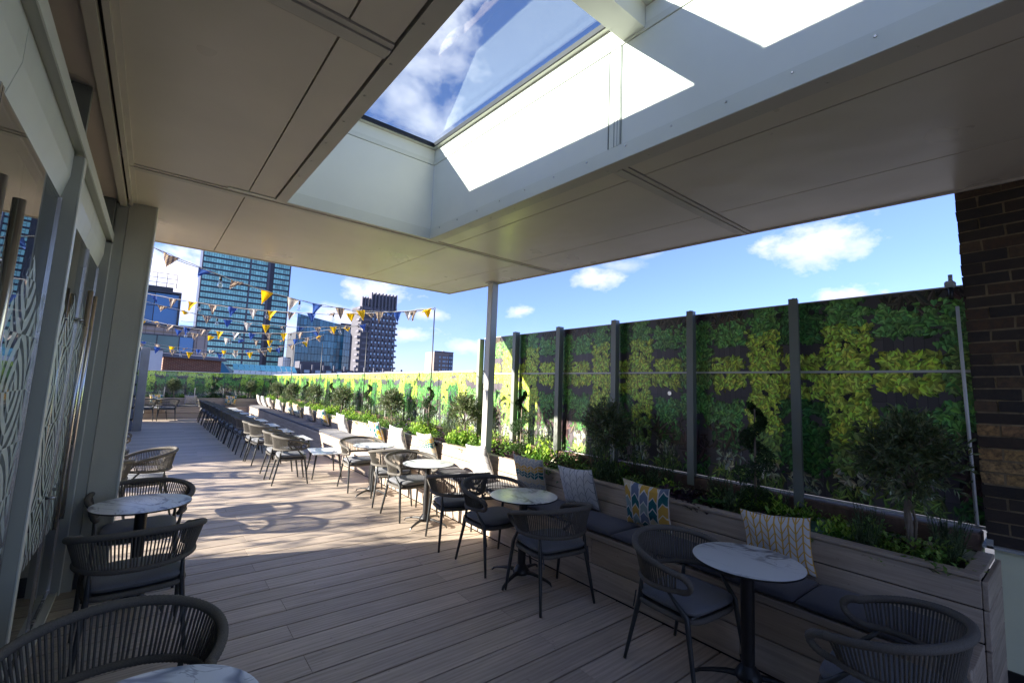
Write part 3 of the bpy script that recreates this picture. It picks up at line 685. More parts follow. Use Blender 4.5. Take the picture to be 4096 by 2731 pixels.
# (y, pattern, yaw toward camera deg, where)
PL=[(1.38,0,16,'nearest the brick pier, behind the first round table'),(2.44,1,10,'second from the brick pier'),(3.26,2,8,'third from the brick pier, in the shade'),(4.02,3,12,'behind the second round table, at the sun edge'),
 (5.05,2,4,'in full sun in front of the canopy post'),(6.52,3,4,'in the sun behind the third round table'),(7.6,2,6,'in the sun beside the fourth round table'),(8.6,1,6,'in the sun left of the fourth round table'),
 (10.6,2,3,'at the edge of the shaded pads'),(12.1,1,5,'on the shaded pads beyond the lowest sunlit table'),(13.45,4,3,'on the shaded pads, seventh from the far corner'),(14.8,5,4,'in shade, one of a near pair'),(15.75,5,0,'in shade, the farther of the near pair'),
 (17.2,2,2,'fourth from the far corner of the bench'),(18.85,4,3,'third from the far corner of the bench'),(20.0,2,0,'second from the far corner of the bench'),(20.95,4,0,'closest to the far corner of the bench')]
for k,(y,p,yw,wh) in enumerate(PL):
    o=pillowmesh(k+1).build('pillow',PM[p],label=f'{PN[p]} {wh}',cat='pillow',group='pillows along the long bench')
    # local +y normal -> face -x ; lean back
    o.rotation_euler=(R(-17 if True else 0),0,0)
    Rm=Matrix.Rotation(R(90+yw),4,'Z')@Matrix.Rotation(R(-20),4,'X')@Matrix.Rotation(R([3,-4,2,-3,5][k%5]),4,'Y')
    o.matrix_world=Matrix.Translation((3.515,y,.53+.205))@Rm
for k,(x,p,wh) in enumerate(((.20,1,'behind the two chairs'),(1.25,4,'in the middle'),(2.60,1,'nearest the corner'))):
    o=pillowmesh(40+k).build('pillow',PM[p],label=f'{PN[p]} on the far end bench {wh}',cat='pillow',group='pillows on the end bench')
    o.matrix_world=Matrix.Translation((x,21.72,.485+.19))@Matrix.Rotation(R(180),4,'Z')@Matrix.Rotation(R(-17),4,'X')@Matrix.Rotation(R(3-3*k),4,'Y')@Matrix.Diagonal((.93,.93,.93,1))
# ------------------------------------------------------------------ printed mural panels
LIME=(.46,.62,.085); GRN=(.14,.33,.085); DGRN=(.07,.20,.05); BROM=(.09,.075,.05); PUR=(.10,.06,.065); VAR=(.38,.42,.30); FERN=(.22,.34,.08); LG=(.20,.33,.085)
Wp=.935; HH=[1.0]
def leafpoly(mb,c,ang,L,Wd,z,col,kind='heart',r=random):
    ca,sa=math.cos(ang),math.sin(ang)
    if kind=='heart': pts=[(0,-.04),(.30,-.20),(.50,.06),(.42,.42),(0,1.0),(-.42,.42),(-.50,.06),(-.30,-.20)]
    elif kind=='long': pts=[(0,0),(.35,.25),(.5,.55),(.3,.85),(0,1),(-.3,.85),(-.5,.55),(-.35,.25)]
    else: pts=[(0,0),(.5,.3),(.45,.55),(.2,.85),(0,1),(-.2,.85),(-.45,.55),(-.5,.3)]
    vs=[]
    for a,b in pts:
        X=a*Wd; Y=b*L-L*.4; vs.append((z,min(Wp-.001,max(.001,c[0]+X*ca-Y*sa)),min(HH[0],max(.001,c[1]+X*sa+Y*ca))))
    k1=r.uniform(.95,1.5); k2=r.uniform(.4,.75)
    mb.add(vs,[(0,1,2,3,4),(0,4,5,6,7)],0,[vari(col,k1),vari(col,k2)])
def fillreg(mb,u0,u1,v0,v1,col,size,kind,Wp,Hp,r,dens=1.0,zb=0,down=True,jag=.03):
    seedz=u0*31+v0*17; area=(u1-u0)*Wp*(v1-v0)*Hp; n=int(area/(size*size*.10)*dens)
    for i in range(n):
        u=r.uniform(u0,u1); v=r.uniform(v0,v1); q=i/n
        u+=.05*noise.noise(Vector((v*11,seedz,0)))+.016*r.gauss(0,1)*(1 if .02<u<.98 else 0); v+=.016*r.gauss(0,1)+.05*noise.noise(Vector((u*14,seedz,7)))
        if noise.noise(Vector((u*9,v*9,seedz)))<-.33: continue
        sh=(.16+1.15*q**1.1)*r.uniform(.65,1.25)
        c=vari((col[0]*r.uniform(.8,1.25),col[1]*r.uniform(.85,1.12),col[2]*r.uniform(.7,1.3)),sh)
        ang=(pi if down else 0)+r.gauss(0,.75); L=size*r.uniform(.75,1.25)
        leafpoly(mb,(u*Wp,v*Hp),ang,L,L*(.8 if kind=='heart' else .22 if kind=='long' else .42),-(zb+.004*q+.0002*r.random()),c,kind,r)
Wp=.935
def slats(mb,Hp,r):
    # printed dark timber backing: horizontal-grained and vertical-grained boards
    mb.add([(0.0005,0,0),(0.0005,Wp,0),(0.0005,Wp,Hp),(0.0005,0,Hp)],[(0,3,2,1)],0,(.022,.02,.022))
    for (a,b) in((.0,.14),(.14,.22),(.40,.53),(.53,.80),(.80,.88),(.88,1.0)):
        n=max(1,int(Hp/.11)) if b-a<.15 else 1
        for k in range(n):
            z0=k*Hp/n+.001; z1=(k+1)*Hp/n-.001; c=vari((.085,.073,.08),r.uniform(.8,1.25))
            m_=max(1,int((b-a)*Wp/.045)) if b-a>=.15 else 1
            for q in range(m_):
                ya=a*Wp+(b-a)*Wp*q/m_+.001; yb=a*Wp+(b-a)*Wp*(q+1)/m_-.001; mb.add([(0,ya,z0),(0,yb,z0),(0,yb,z1),(0,ya,z1)],[(0,3,2,1)],0,vari(c,r.uniform(.85,1.15)))
def lower_panel(seed):
    HH[0]=.999; r=random.Random(seed); mb=MB(); H=1.0; slats(mb,H,r); F=lambda *a,**k:fillreg(mb,*a,Wp,H,r,**k)
    # mirror post side u=0 : T arm, dark centre column
    F(0,.155,.20,.76,DGRN,.037,'heart'); F(0,.13,0,.18,VAR,.05,'oval',dens=.7)
    F(.19,.44,.46,.95,LIME,.037,'heart'); F(.20,.43,.22,.52,LG,.046,'heart'); F(.21,.41,.08,.24,VAR,.06,'oval',dens=.7); F(.2,.44,0,.12,FERN,.07,'long',dens=1.3)
    F(0,.42,.84,1.0,LIME,.037,'heart'); F(0,.08,.76,.86,LIME,.04,'heart',dens=.5); F(.12,.2,.76,.86,LIME,.04,'heart',dens=.5)
    F(.51,.82,.86,1.0,LIME,.042,'heart'); F(.72,.77,.78,.86,LIME,.035,'heart',dens=.6)
    F(.51,.82,.47,.71,GRN,.038,'heart'); F(.51,.82,.27,.50,BROM,.13,'long',dens=2.0,down=False); F(.55,.80,.30,.45,DGRN,.037,'heart',dens=.5)
    F(.55,.78,.10,.27,VAR,.055,'oval',dens=.6); F(.5,.82,0,.14,FERN,.085,'long',dens=1.3)
    F(.855,1.0,.86,1.0,LG,.039,'heart'); F(.84,1.0,.50,.88,GRN,.037,'heart'); F(.88,1.0,.16,.38,PUR,.12,'long',dens=2.2,down=False); F(.88,1.0,0,.18,DGRN,.06,'oval',dens=.9)
    return mb
def upper_panel(seed):
    HH[0]=.579; r=random.Random(seed); mb=MB(); H=.58; slats(mb,H,r); F=lambda *a,**k:fillreg(mb,*a,Wp,H,r,**k)
    F(0,.14,.40,1,DGRN,.037,'heart'); F(0,.42,0,.22,LIME,.042,'heart',down=False); F(.19,.44,.12,.62,LIME,.037,'heart'); F(.19,.43,.56,1.0,GRN,.039,'heart')
    F(.51,.82,0,.22,LIME,.041,'heart',down=False); F(.51,.82,.44,.82,GRN,.038,'heart'); F(.50,.82,.76,1,BROM,.11,'long',dens=2.2)
    F(.855,1.0,0,.3,LG,.038,'heart'); F(.84,1.0,.22,.86,GRN,.037,'heart'); F(.9,1,.86,1,PUR,.1,'long',dens=1.6)
    return mb
LPn=[lower_panel(s).build('printed_panel',M['print']) for s in(1,2,3)]; UPn=[upper_panel(s).build('printed_panel',M['print']) for s in(4,5)]
usedP=set()
def place_panel(srcs,i,parent,loc,mirror,hs=1,rot=0):
    s=srcs[i%len(srcs)]
    if s.name in usedP: o=bpy.data.objects.new('printed_panel',s.data); COL.objects.link(o)
    else: o=s; usedP.add(s.name)
    o.parent=parent; o.location=loc; o.scale=(1,-1 if mirror else 1,hs); o.rotation_euler=(0,0,rot); return o
WXX=4.35; YS=[.555]+[1.50+.94*k for k in range(6)]   # stanchions at 1.50 ... 6.20
tall=empty('tall_mural_screen',(WXX,.55,0),label='tall screen printed with green foliage between grey stanchions on the right',cat='screen wall')
OX,OY=-WXX,-.55
stan=[1.50,2.45,3.42,4.36,5.30,6.24]; ed=[.42]+stan
for k in range(6):
    a,b=ed[k],ed[k+1]; mir=(k%2==1); sc=(b-a)/Wp
    # odd panels mirrored so motifs meet at the stanchions
    o=place_panel(LPn,k,tall,(0,(b if not mir else a)+OY,.955),not mir,1.0); o.scale=(1,(-1 if not mir else 1)*sc,1.0)
    o=place_panel(UPn,k,tall,(0,(b if not mir else a)+OY,1.972),not mir,1.0); o.scale=(1,(-1 if not mir else 1)*sc,1.0)
for y in stan:
    mb=MB(); mb.box(-.115,-.02,y-.008+OY,y+.008+OY,.86,2.59 if y<6 else 2.54); mb.box(-.125,-.115,y-.035+OY,y+.035+OY,.86,2.585 if y<6 else 2.535); mb.build('stanchion',M['steel'],tall)
mb=MB(); mb.box(-.012,.0,OY+.42,OY+6.25,1.955,1.973); mb.box(-.008,.03,OY+.42,OY+6.25,2.553,2.562); mb.box(-.014,-.001,OY+.42,OY+6.25,.93,.948); mb.build('rails',M['rail'],tall)
mb=MB(); mb.box(.006,.03,OY+.42,OY+6.25,.95,2.55); mb.build('backing_board',M['seam'],tall)
for yy,zz,mt in((2.75,1.745,'chrome'),(2.58,2.47,'black'),(3.62,2.47,'black'),(1.66,2.47,'black'),(1.40,2.47,'black'),(5.45,1.62,'chrome'),(.76,2.43,'black')):
    mb=MB(); mb.tube([(-.012,yy+OY,zz),(-.004,yy+OY,zz)],[.022,.024],16); mb.build('fixing_disc',M[mt],tall)
tall.location.y=.55-.013; tall.rotation_euler=(R(-.45),0,0)
# low screen
low=empty('low_mural_screen',(WXX,6.25,0),label='long low screen printed with yellow green foliage along the sunny right side',cat='screen wall')
ztop=lambda y:1.95-(y-6.25)*(1.95-1.775)/16.2
k=0; y=6.26
while y<22.3:
    a,b=y,y+.94; mir=(k%2==1); h=(ztop((a+b)/2)-.93)
    o=place_panel(LPn,k+1,low,(0,(b if not mir else a)-6.25,.93),not mir,h); o.scale=(1,(-1 if not mir else 1)*.94/Wp,h)
    y+=.94;k+=1
NL=k; YL=y
mb=MB(); n=18
for i in range(n):
    a=6.25+(YL-6.25)*i/n; b=6.25+(YL-6.25)*(i+1)/n; za,zb=ztop(a),ztop(b)
    mb.hexa([(-.02,a-6.25,za),(.035,a-6.25,za),(.035,b-6.25,zb),(-.02,b-6.25,zb),(-.02,a-6.25,za+.022),(.035,a-6.25,za+.022),(.035,b-6.25,zb+.022),(-.02,b-6.25,zb+.022)])
mb.build('top_rail',M['rail'],low)
mb=MB(); mb.box(.006,.025,0,YL-6.25,.9,1.76); mb.build('backing_board',M['seam'],low)
# glass balustrade in front of the low screen
def balpost(parent,loc):
    mb=MB(); mb.box(-.02,.02,-.022,.022,0,.33); return mb
gp0=None; ba=empty('glass_balustrade',(4.29,6.25,0),label='frameless glass balustrade on short posts in front of the low printed screen',cat='balustrade')
gpane=MB(); gpane.box(-.004,.004,.006,1.86,.0,.86,0); gpane.box(-.005,.005,-.003,.006,0,.86,1)
g0=None
for k in range(9):
    if g0 is None: g0=gpane.build('glass_pane',[M['pane'],M['edge']],ba); g0.location=(0,.75,.90)
    else: link_part(g0,'glass_pane',ba,(0,.75+k*1.87,.90))
pm=balpost(None,None); q0=None
for k in range(18):
    loc=(-.012,.95+k*.935-(.0),.88)
    if q0 is None: q0=pm.build('clamp_post',M['steel'],ba); q0.location=loc
    else: link_part(q0,'clamp_post',ba,loc)
# end screen
es=empty('end_mural_screen',(-.9,22.45,0),label='far end screen printed with green foliage behind the end bench',cat='screen wall')
for k in range(6):
    a=-.9+.1+k*.94-.47; mir=(k%2==1)
    o=place_panel(LPn,k,es,((a if mir else a+.94)+.9,0,.74),False,1.0,rot=pi/2); o.scale=(1,(-1 if mir else 1)*1.005*(1),1.02)
    o.location=((a if mir else a+.94)+.9,0,.74)
mb=MB(); mb.box(-.5,5.2,-.02,.03,1.762,1.785); mb.build('top_rail',M['rail'],es); mb=MB(); mb.box(-.5,5.2,.01,.03,.7,1.75); mb.build('backing_board',M['seam'],es)
eg=empty('end_glass_balustrade',(-.9,22.3,0),label='glass balustrade panes with steel posts in front of the far end screen',cat='balustrade')
gm=MB(); gm.box(.006,.97,-.004,.004,0,.95,0); gm.box(-.008,.006,-.006,.006,0,.95,1)
e0=None;f0=None
pb=MB(); pb.box(-.02,.02,-.02,.02,0,.38)
for k in range(6):
    x=.35+k*.975
    if e0 is None: e0=gm.build('glass_pane',[M['pane'],M['edge']],eg); e0.location=(x,0,.76); f0=pb.build('clamp_post',M['chrome'],eg); f0.location=(x,-.01,.76)
    else: link_part(e0,'glass_pane',eg,(x,0,.76)); link_part(f0,'clamp_post',eg,(x,-.01,.76))
# ------------------------------------------------------------------ chair
def rimpt(phi,a,b,z): return Vector((a*math.sin(phi),-b*math.cos(phi)-.0,z))
PH=R(122)
def topz(f): return .775-.105*abs(f)**1.8
def botz(f): return .552+.012*abs(f)**2
def make_chair():
    root=empty('rope_chair',(0,0,0),cat='chair')
    # rim path
    top=[];bot=[];N=64
    for i in range(N+1):
        f=-1+2*i/N; top.append(rimpt(f*PH,.345,.30,topz(f))); bot.append(rimpt(f*PH*.985,.300,.258,botz(f)))
    def loop(p,q,side):
        out=Vector((-.0*side,.085,0)); L=[]
        for k in range(1,9):
            t=k/9; e=math.sin(pi*t); L.append(p.lerp(q,.5-.5*math.cos(pi*t))+out*e)
        return L
    path=top+loop(top[-1],bot[-1],1)+bot[::-1]+loop(bot[0],top[0],-1)
    # resample finely for the rope wrap
    P=[Vector(p) for p in path]+[Vector(path[0])]; d=[0]
    for a,b in zip(P[:-1],P[1:]): d.append(d[-1]+(b-a).length)
    tot=d[-1]; n=360; pts=[];rad=[];j=0
    for i in range(n):
        s=tot*i/n
        while d[j+1]<s: j+=1
        t=(s-d[j])/max(1e-9,d[j+1]-d[j]); p=P[j].lerp(P[j+1],t); pts.append(p)
        base=.0195 if p.z>.63 else .0165; rad.append(base+(.0013 if i%2 else -.0009))
    mb=MB(); mb.tube(pts,rad,10,closed=True,smooth=True); mb.build('backrest_rim',M['rope'],root)
    mb=MB(); K=74; r=random.Random(2)
    for i in range(1,K):
        f=-1+2*i/K
        a=rimpt(f*PH,.345,.30,topz(f)-.008); b=rimpt((f+r.uniform(-.006,.006))*PH*.985,.300,.258,botz(f)+.006)
        mid=a.lerp(b,.5)+Vector((0,0,0)); tw=.0052
        mb.tube([a,mid,b],[tw,tw*.95,tw],5,smooth=True,cap=False)
    mb.build('rope_strands',M['strand'],root)
    # legs
    def leg(fx,fy,kx,ky,phi):
        t=rimpt(phi,.296,.254,.548); mb=MB()
        A=Vector((fx,fy,.001)); K_=Vector((kx,ky,.425)); 
        pts=[A,A.lerp(K_,.35),A.lerp(K_,.9),K_+Vector((0,0,.005)),K_.lerp(t,.15)+Vector((0,0,.004)),K_.lerp(t,.6),t]
        mb.tube(pts,[.0105,.0135,.0165,.0175,.0165,.0125,.0095],10); mb.build('leg',M['leg'],root)
    leg(-.265,-.265,-.225,-.175,-R(50)); leg(.265,-.265,.225,-.175,R(50)); leg(-.272,.262,-.255,.190,-R(108)); leg(.272,.262,.255,.190,R(108))
    # seat frame : rope wrapped rounded square
    pts=[];rad=[];n=220
    for i in range(n):
        a=2*pi*i/n; e=.45; c,s=math.cos(a),math.sin(a); pts.append((.245*math.copysign(abs(c)**e,c),.005+.215*math.copysign(abs(s)**e,s),.402)); rad.append(.017+(.0012 if i%2 else -.0008))
    mb=MB(); mb.tube(pts,rad,8,closed=True); mb.box(-.225,.225,-.19,.2,.394,.408); mb.build('seat_frame',M['rope'],root)
    for sy in(-.168,.188): mb=MB(); mb.tube([(-.22,sy,.418),(.22,sy,.418)],.009,8); mb.build('stretcher',M['leg'],root)
    # cushion
    mb=MB(); n=22
    for sg in(1,-1):
        vs=[];fs=[]
        for i in range(n+1):
            for j in range(n+1):
                u=-1+2*i/n; v=-1+2*j/n; u=math.copysign(1-(1-abs(u))**1.6,u); v=math.copysign(1-(1-abs(v))**1.6,v)
                rr=(abs(u)**5+abs(v)**5)**(1/5); m_=max(abs(u),abs(v)); k=m_/rr if rr>0 else 1
                x,y=u*k,v*k; h=max(0,1-m_**9)**.5; crown=.006*(1-u*u)*(1-v*v)
                vs.append((x*.246,y*.222+.008,.452+sg*(.030*h+crown)))
        for i in range(n):
            for j in range(n):
                a=i*(n+1)+j; q=(a,a+1,a+n+2,a+n+1); fs.append(q if sg<0 else q[::-1])
        mb.add(vs,fs,smooth=True)
    cu=mb.build('seat_cushion',M['seatfab'],root)
    for sx in(-1,1):
        x=sx*.225; mb=MB(); mb.add([(x,-.205,.44),(x+.008,-.21,.44),(x+.010,-.228,.33),(x+.001,-.225,.33)],[(0,1,2,3)]); mb.build('tie_ribbon',M['padfab'],cu)
    return root
ch0=make_chair()
GA='rope chairs at the round tables on the right'; GB='rope chairs in the row facing the low tables'; GC='rope chairs by the glass doors'; GE='rope chairs at the far end bench'
CH=[(2.81,.64,2,'large grey rope chair in the bottom right corner of the terrace, seen from behind',GA),
 (2.84,1.68,176,'grey rope chair facing the camera behind the nearest round table on the right',GA),
 (2.775,2.88,-8,'dark rope chair with its back to the camera before the second round table',GA),
 (2.80,3.72,180,'dark rope chair facing the camera behind the second round table',GA),
 (2.80,4.42,-14,'rope chair half in sun with its back to the camera before the third round table',GA),
 (2.80,5.60,184,'sunlit rope chair facing the camera behind the third round table',GA),
 (2.86,6.30,-20,'sunlit rope chair with its back to the camera before the fourth round table',GA),
 (2.78,7.36,180,'sunlit rope chair facing the camera behind the fourth round table',GA),
 (-.025,2.25,180,'dark rope chair at the bottom left, nearest the camera, behind the cropped round table',GC),
 (.03,3.88,4,'dark rope chair with its back to the camera before the left round table',GC),
 (.03,4.98,176,'dark rope chair facing the camera behind the left round table',GC),
 (.03,7.22,96,'sunlit rope chair past the column facing left with open arms',GC),
 (-.42,6.62,20,'rope chair mostly hidden by the column, only its arm end showing',GC),
 (-.42,9.9,-90,'rope chair farther back past the column, only its rim showing',GC),
 (.52,20.55,0,'rope chair with its back to the camera at the far end, right of a pair',GE),
 (-.12,20.55,2,'rope chair beside the concrete pier at the far end, left of a pair',GE)]
rows=[8.34,8.93,10.33,10.90,11.86,12.41,13.19,13.74,14.54,15.08,15.95,16.49,17.18,17.76,18.58,19.16,19.8]
ords=['first','second','third','fourth','fifth','sixth','seventh','eighth','ninth','tenth','eleventh','twelfth','thirteenth','fourteenth','fifteenth','sixteenth','seventeenth']
for i,y in enumerate(rows):
    CH.append((1.93-.022*(y-8.3)+random.Random(i).uniform(-.01,.01),y,-90+random.Random(i).uniform(-4,4)+(-10 if i==0 else 0),f'{ords[i]} rope chair from the camera in the row facing the low tables',GB))
for k,(x,y,a,lab,gr) in enumerate(CH):
    if k==0: ch0.location=(x,y,0); ch0.rotation_euler=(0,0,R(a)); ch0['label']=lab; ch0['group']=gr
    else: dup(ch0,None,(x,y,0),R(a),lab,gr)
# ------------------------------------------------------------------ round tables
def make_table():
    root=empty('round_table',(0,0,0),cat='table')
    mb=MB(); mb.lathe([(0.0001,.741),(.305,.741),(.311,.7395)],72,mi=0); mb.lathe([(.311,.7395),(.312,.735),(.310,.729),(.0001,.729)],72,mi=1); mb.build('tabletop',[M['marble'],M['black']],root)
    mb=MB(); mb.lathe([(.036,.12),(.0385,.3),(.0385,.715)],24); mb.lathe([(.09,.728),(.09,.722),(.04,.71)],20); mb.box(-.14,.14,-.014,.014,.715,.728); mb.box(-.014,.014,-.14,.14,.7152,.7282); mb.build('column',M['black'],root)
    mb=MB(); mb.lathe([(.0001,.045),(.06,.047),(.075,.062),(.078,.075),(.062,.10),(.045,.125),(.036,.135)],24); mb.build('hub',M['black'],root)
    for k in range(4):
        a=R(20)+k*pi/2; c,s=math.cos(a),math.sin(a); mb=MB()
        pts=[(.05,.072),(.12,.074),(.2,.062),(.27,.045),(.30,.032),(.31,.012)]; hw=[.021,.018,.015,.013,.013,.011]; th=[.028,.022,.018,.016,.016,.01]
        vs=[];fs=[]
        for (r_,z),w_,t_ in zip(pts,hw,th):
            for dw_,dz_ in((-w_,0),(-w_*.6,t_*.5),(w_*.6,t_*.5),(w_,0),(w_*.8,-t_*.5),(-w_*.8,-t_*.5)):
                vs.append((r_*c-dw_*s,r_*s+dw_*c,max(.001,z+dz_)))
        for i in range(5):
            for j in range(6): l=(j+1)%6; fs.append((i*6+j,i*6+l,(i+1)*6+l,(i+1)*6+j))
        fs.append(tuple(range(30,36))); mb.add(vs,fs,smooth=False); mb.build('foot',M['black'],root)
    return root
t0=make_table()
TB=[(2.965,1.34,12,'round marble table nearest the brick pier on the right'),(2.79,3.27,0,'second round marble table from the brick pier, in shade'),(2.79,5.12,8,'third round marble table from the brick pier, at the sun edge'),(2.79,6.88,5,'fourth round marble table from the brick pier, in full sun'),
    (.03,4.53,15,'round marble table between two dark chairs by the glass doors'),(.06,1.70,40,'round marble table cropped at the bottom left edge')]
for k,(x,y,a,lab) in enumerate(TB):
    if k==0: t0.location=(x,y,0); t0.rotation_euler=(0,0,R(a)); t0['label']=lab; t0['group']='round marble tables'
    else: dup(t0,None,(x,y,0),R(a),lab,'round marble tables')
t0['group']='round marble tables'
# low rectangular tables
def make_low():
    root=empty('low_table',(0,0,0),cat='table')
    mb=MB(); mb.bev(-.25,.25,-.40,.40,.418,.432,.003); mb.build('tabletop',M['marble'],root)
    for sx in(-1,1):
        for sy in(-1,1):
            mb=MB(); mb.tube([(sx*.24,sy*.36,.001),(sx*.185,sy*.29,.417)],[.010,.018],10); mb.build('leg',M['leg'],root)
    mb=MB(); mb.box(-.2,.2,-.3,.3,.405,.4175); mb.build('under_frame',M['leg'],root)
    return root
l0=make_low()
for k,y in enumerate((8.62,10.66,12.2,13.65,15.1,16.5,17.85,19.2,20.4)):
    lab=f'{ords[k]} low white rectangular table from the camera along the bench'
    x=2.58-.012*(y-8.6)
    if k==0: l0.location=(x,y,0); l0.rotation_euler=(0,0,R(-7)); l0['label']=lab; l0['group']='low tables along the bench'
    else: dup(l0,None,(x,y,0),0,lab,'low tables along the bench')
dup(l0,None,(.2,21.05,0),R(90),'low white table between the two far end chairs and the end bench','low tables along the bench')
# ------------------------------------------------------------------ plants
def leaf3(mb,p,d,up_,L,Wd,col,fold=.25):
    d=Vector(d).normalized(); s=d.cross(Vector(up_)); 
    if s.length<1e-3: s=d.cross(Vector((1,0,0)))
    s.normalize(); n=s.cross(d)
    a=p; b=p+d*L; m1=p+d*L*.45
    vs=[a,m1+s*Wd*.5+n*Wd*fold,b-n*L*.06,m1-s*Wd*.5+n*Wd*fold,m1]
    mb.add(vs,[(0,4,1),(4,2,1),(0,3,4),(3,2,4)],0,col)
def rv(r): 
    while 1:
        v=Vector((r.uniform(-1,1),r.uniform(-1,1),r.uniform(-1,1)))
        if .05<v.length<1: return v
def cvar(c,r,a=.25): k=r.uniform(1-a,1+a*1.3); return (c[0]*k*r.uniform(.85,1.2),c[1]*k,c[2]*k*r.uniform(.7,1.3))
M['leaf2']=paint('bamboo_cane_green',(.12,.16,.05),.5)
BARK=paint('olive_bark',(.20,.16,.12),.9,14,.3,.8,60)
def olive(seed):
    r=random.Random(seed); root=empty('olive_tree',(0,0,0),cat='tree')
    mb=MB(); rr=[Vector((0,0,0)),Vector((.01,.0,.12)),Vector((-.008,.01,.26)),Vector((0,.0,.38))]; mb.tube(rr,[.024,.02,.018,.017],10)
    tips=[]
    for k in range(7):
        a=k*2.4+r.random(); e=Vector((math.cos(a)*.15,math.sin(a)*.15,.38+r.uniform(.12,.34))); mid=Vector((e.x*.45,e.y*.45,.38+.4*(e.z-.38)+.03)); mb.tube([Vector((0,0,.36)),mid,e],[.010,.007,.003],6); tips.append(e)
        for q in range(4):
            e2=e+rv(r)*.16; mb.tube([mid.lerp(e,.6),e2],[.004,.002],4)
    for k in range(3): mb.tube([Vector((.02*math.cos(k*2),.02*math.sin(k*2),.0)),Vector((.03*math.cos(k*2+1),.03*math.sin(k*2+1),.2)),Vector((.01,.01,.37))],.008,6)
    mb.build('trunk',BARK,root)
    mb=MB(); C=Vector((0,0,.60))
    for k in range(420):
        v=rv(r).normalized()*(r.random()**.45); p=C+Vector((v.x*.20,v.y*.20,v.z*.22)); dd=(v+Vector((0,0,.35))).normalized(); Ls=r.uniform(.07,.13)
        nz=noise.noise(p*7+Vector((seed,0,0)))
        if nz<-.28: continue
        base=(.10,.135,.055) if r.random()<.7 else (.17,.20,.10)
        for q in range(11):
            t=q/11; lp=p+dd*Ls*t; ld=(dd*.6+rv(r)*.9).normalized(); c=cvar(base,r,.3)
            leaf3(mb,lp,ld,rv(r),r.uniform(.038,.062),r.uniform(.011,.016),c)
    mb.build('crown',M['leaf'],root); return root
def spiral(seed):
    r=random.Random(seed); root=empty('spiral_topiary',(0,0,0),cat='tree')
    mb=MB(); mb.tube([(0,0,0),(.005,.003,.4),(0,0,.92)],[.013,.011,.006],8); mb.build('trunk',BARK,root)
    mb=MB()
    for k in range(4200):
        t=r.random()**.85; a=t*2*pi*2.15+.6; Rr=.085*(1-t*.75)+.02; z=.30+t*.66; tube=.082*(1-t*.72)
        v=rv(r).normalized()*(.62+.38*r.random())*tube
        p=Vector((math.cos(a)*Rr,math.sin(a)*Rr,z))+v; c=cvar((.028,.065,.018),r,.35)
        leaf3(mb,p,(v.normalized()+rv(r)*.8),rv(r),r.uniform(.013,.021),r.uniform(.010,.014),c)
    for k in range(2600):    # rounded skirt at the foot
        v=rv(r).normalized()*(.6+.4*r.random()); p=Vector((v.x*.15,v.y*.15,.16+v.z*.13)); leaf3(mb,p,(v+rv(r)*.8),rv(r),r.uniform(.014,.022),.013,cvar((.04,.085,.02),r,.35))
    mb.build('crown',M['leaf'],root); return root
OL=[olive(s) for s in(1,2,3)]; SP=[spiral(s) for s in(11,12)]
ox=3.97
olY=[.75,3.28,6.15,8.97,12.13,14.8,17.56,20.0]; spY=[1.72,4.76,7.38,10.35,13.05,15.8,18.5,21.5]
placed=set()
def put(src,loc,rz,label,group,sc=1):
    if src.name in placed: o=dup(src,None,loc,rz,label,group)
    else: placed.add(src.name); o=src; o.location=loc; o.rotation_euler=(0,0,rz); o['label']=label; o['group']=group
    o.scale=(sc,sc,sc); return o
for k,y in enumerate(olY): put(OL[k%3],(ox,y,.76-.006*y),k*1.3,f'{ords[k]} round headed olive tree from the brick pier in the long planter','olive trees in the long planter',1.06 if k==0 else 1.0)
for k,y in enumerate(spY): put(SP[k%2],(ox-.0,y,.72-.006*y),k*2.0+[0,2.2,2.6,0,1,2,0,1][k],f'{ords[k]} spiral clipped topiary from the brick pier in the long planter','spiral topiaries in the long planter')
for k,(x,wh) in enumerate(((.72,'left'),(3.35,'right'))): put(OL[k],(x,22.05,.70),k+.4,f'olive tree in the far end planter, on the {wh}','olive trees in the end planter',.9)
put(SP[0],(2.05,22.05,.66),1.0,'spiral clipped topiary in the middle of the far end planter','spiral topiaries in the end planter',.95)
def bushy(seed,h,w_,n,base,L,Wd,name='shrub',tipc=None,stem=True,spike=False,flower=None):
    r=random.Random(seed); mb=MB()
    for k in range(n):
        a=r.uniform(0,2*pi); rad=w_*r.random()**.6; top=Vector((math.cos(a)*rad,math.sin(a)*rad,h*(1-.45*(rad/w_)**2)*r.uniform(.6,1)))
        b=Vector((top.x*.3,top.y*.3,0)); m_=6 if not spike else 8
        for q in range(m_):
            t=.25+.75*q/(m_-1); p=b.lerp(top,t)+rv(r)*.012; aa=q*2.4+a; up1=.5+ (1.2*t if spike else .4)
            d=Vector((math.cos(aa),math.sin(aa),up1*r.uniform(.5,1.2))); c=cvar(tipc if(tipc and t>.8) else base,r,.3)
            leaf3(mb,p,d,(0,0,1),L*r.uniform(.7,1.2),Wd*r.uniform(.8,1.2),c)
        if flower and r.random()<.10:
            for q in range(6):
                aa=q*pi/3; leaf3(mb,top+Vector((0,0,.02)),(math.cos(aa),math.sin(aa),.5),(0,0,1),.022,.016,vari(flower,r.uniform(.8,1.2)))
    o=mb.build(name,M['leaf'],cat='plant'); return o
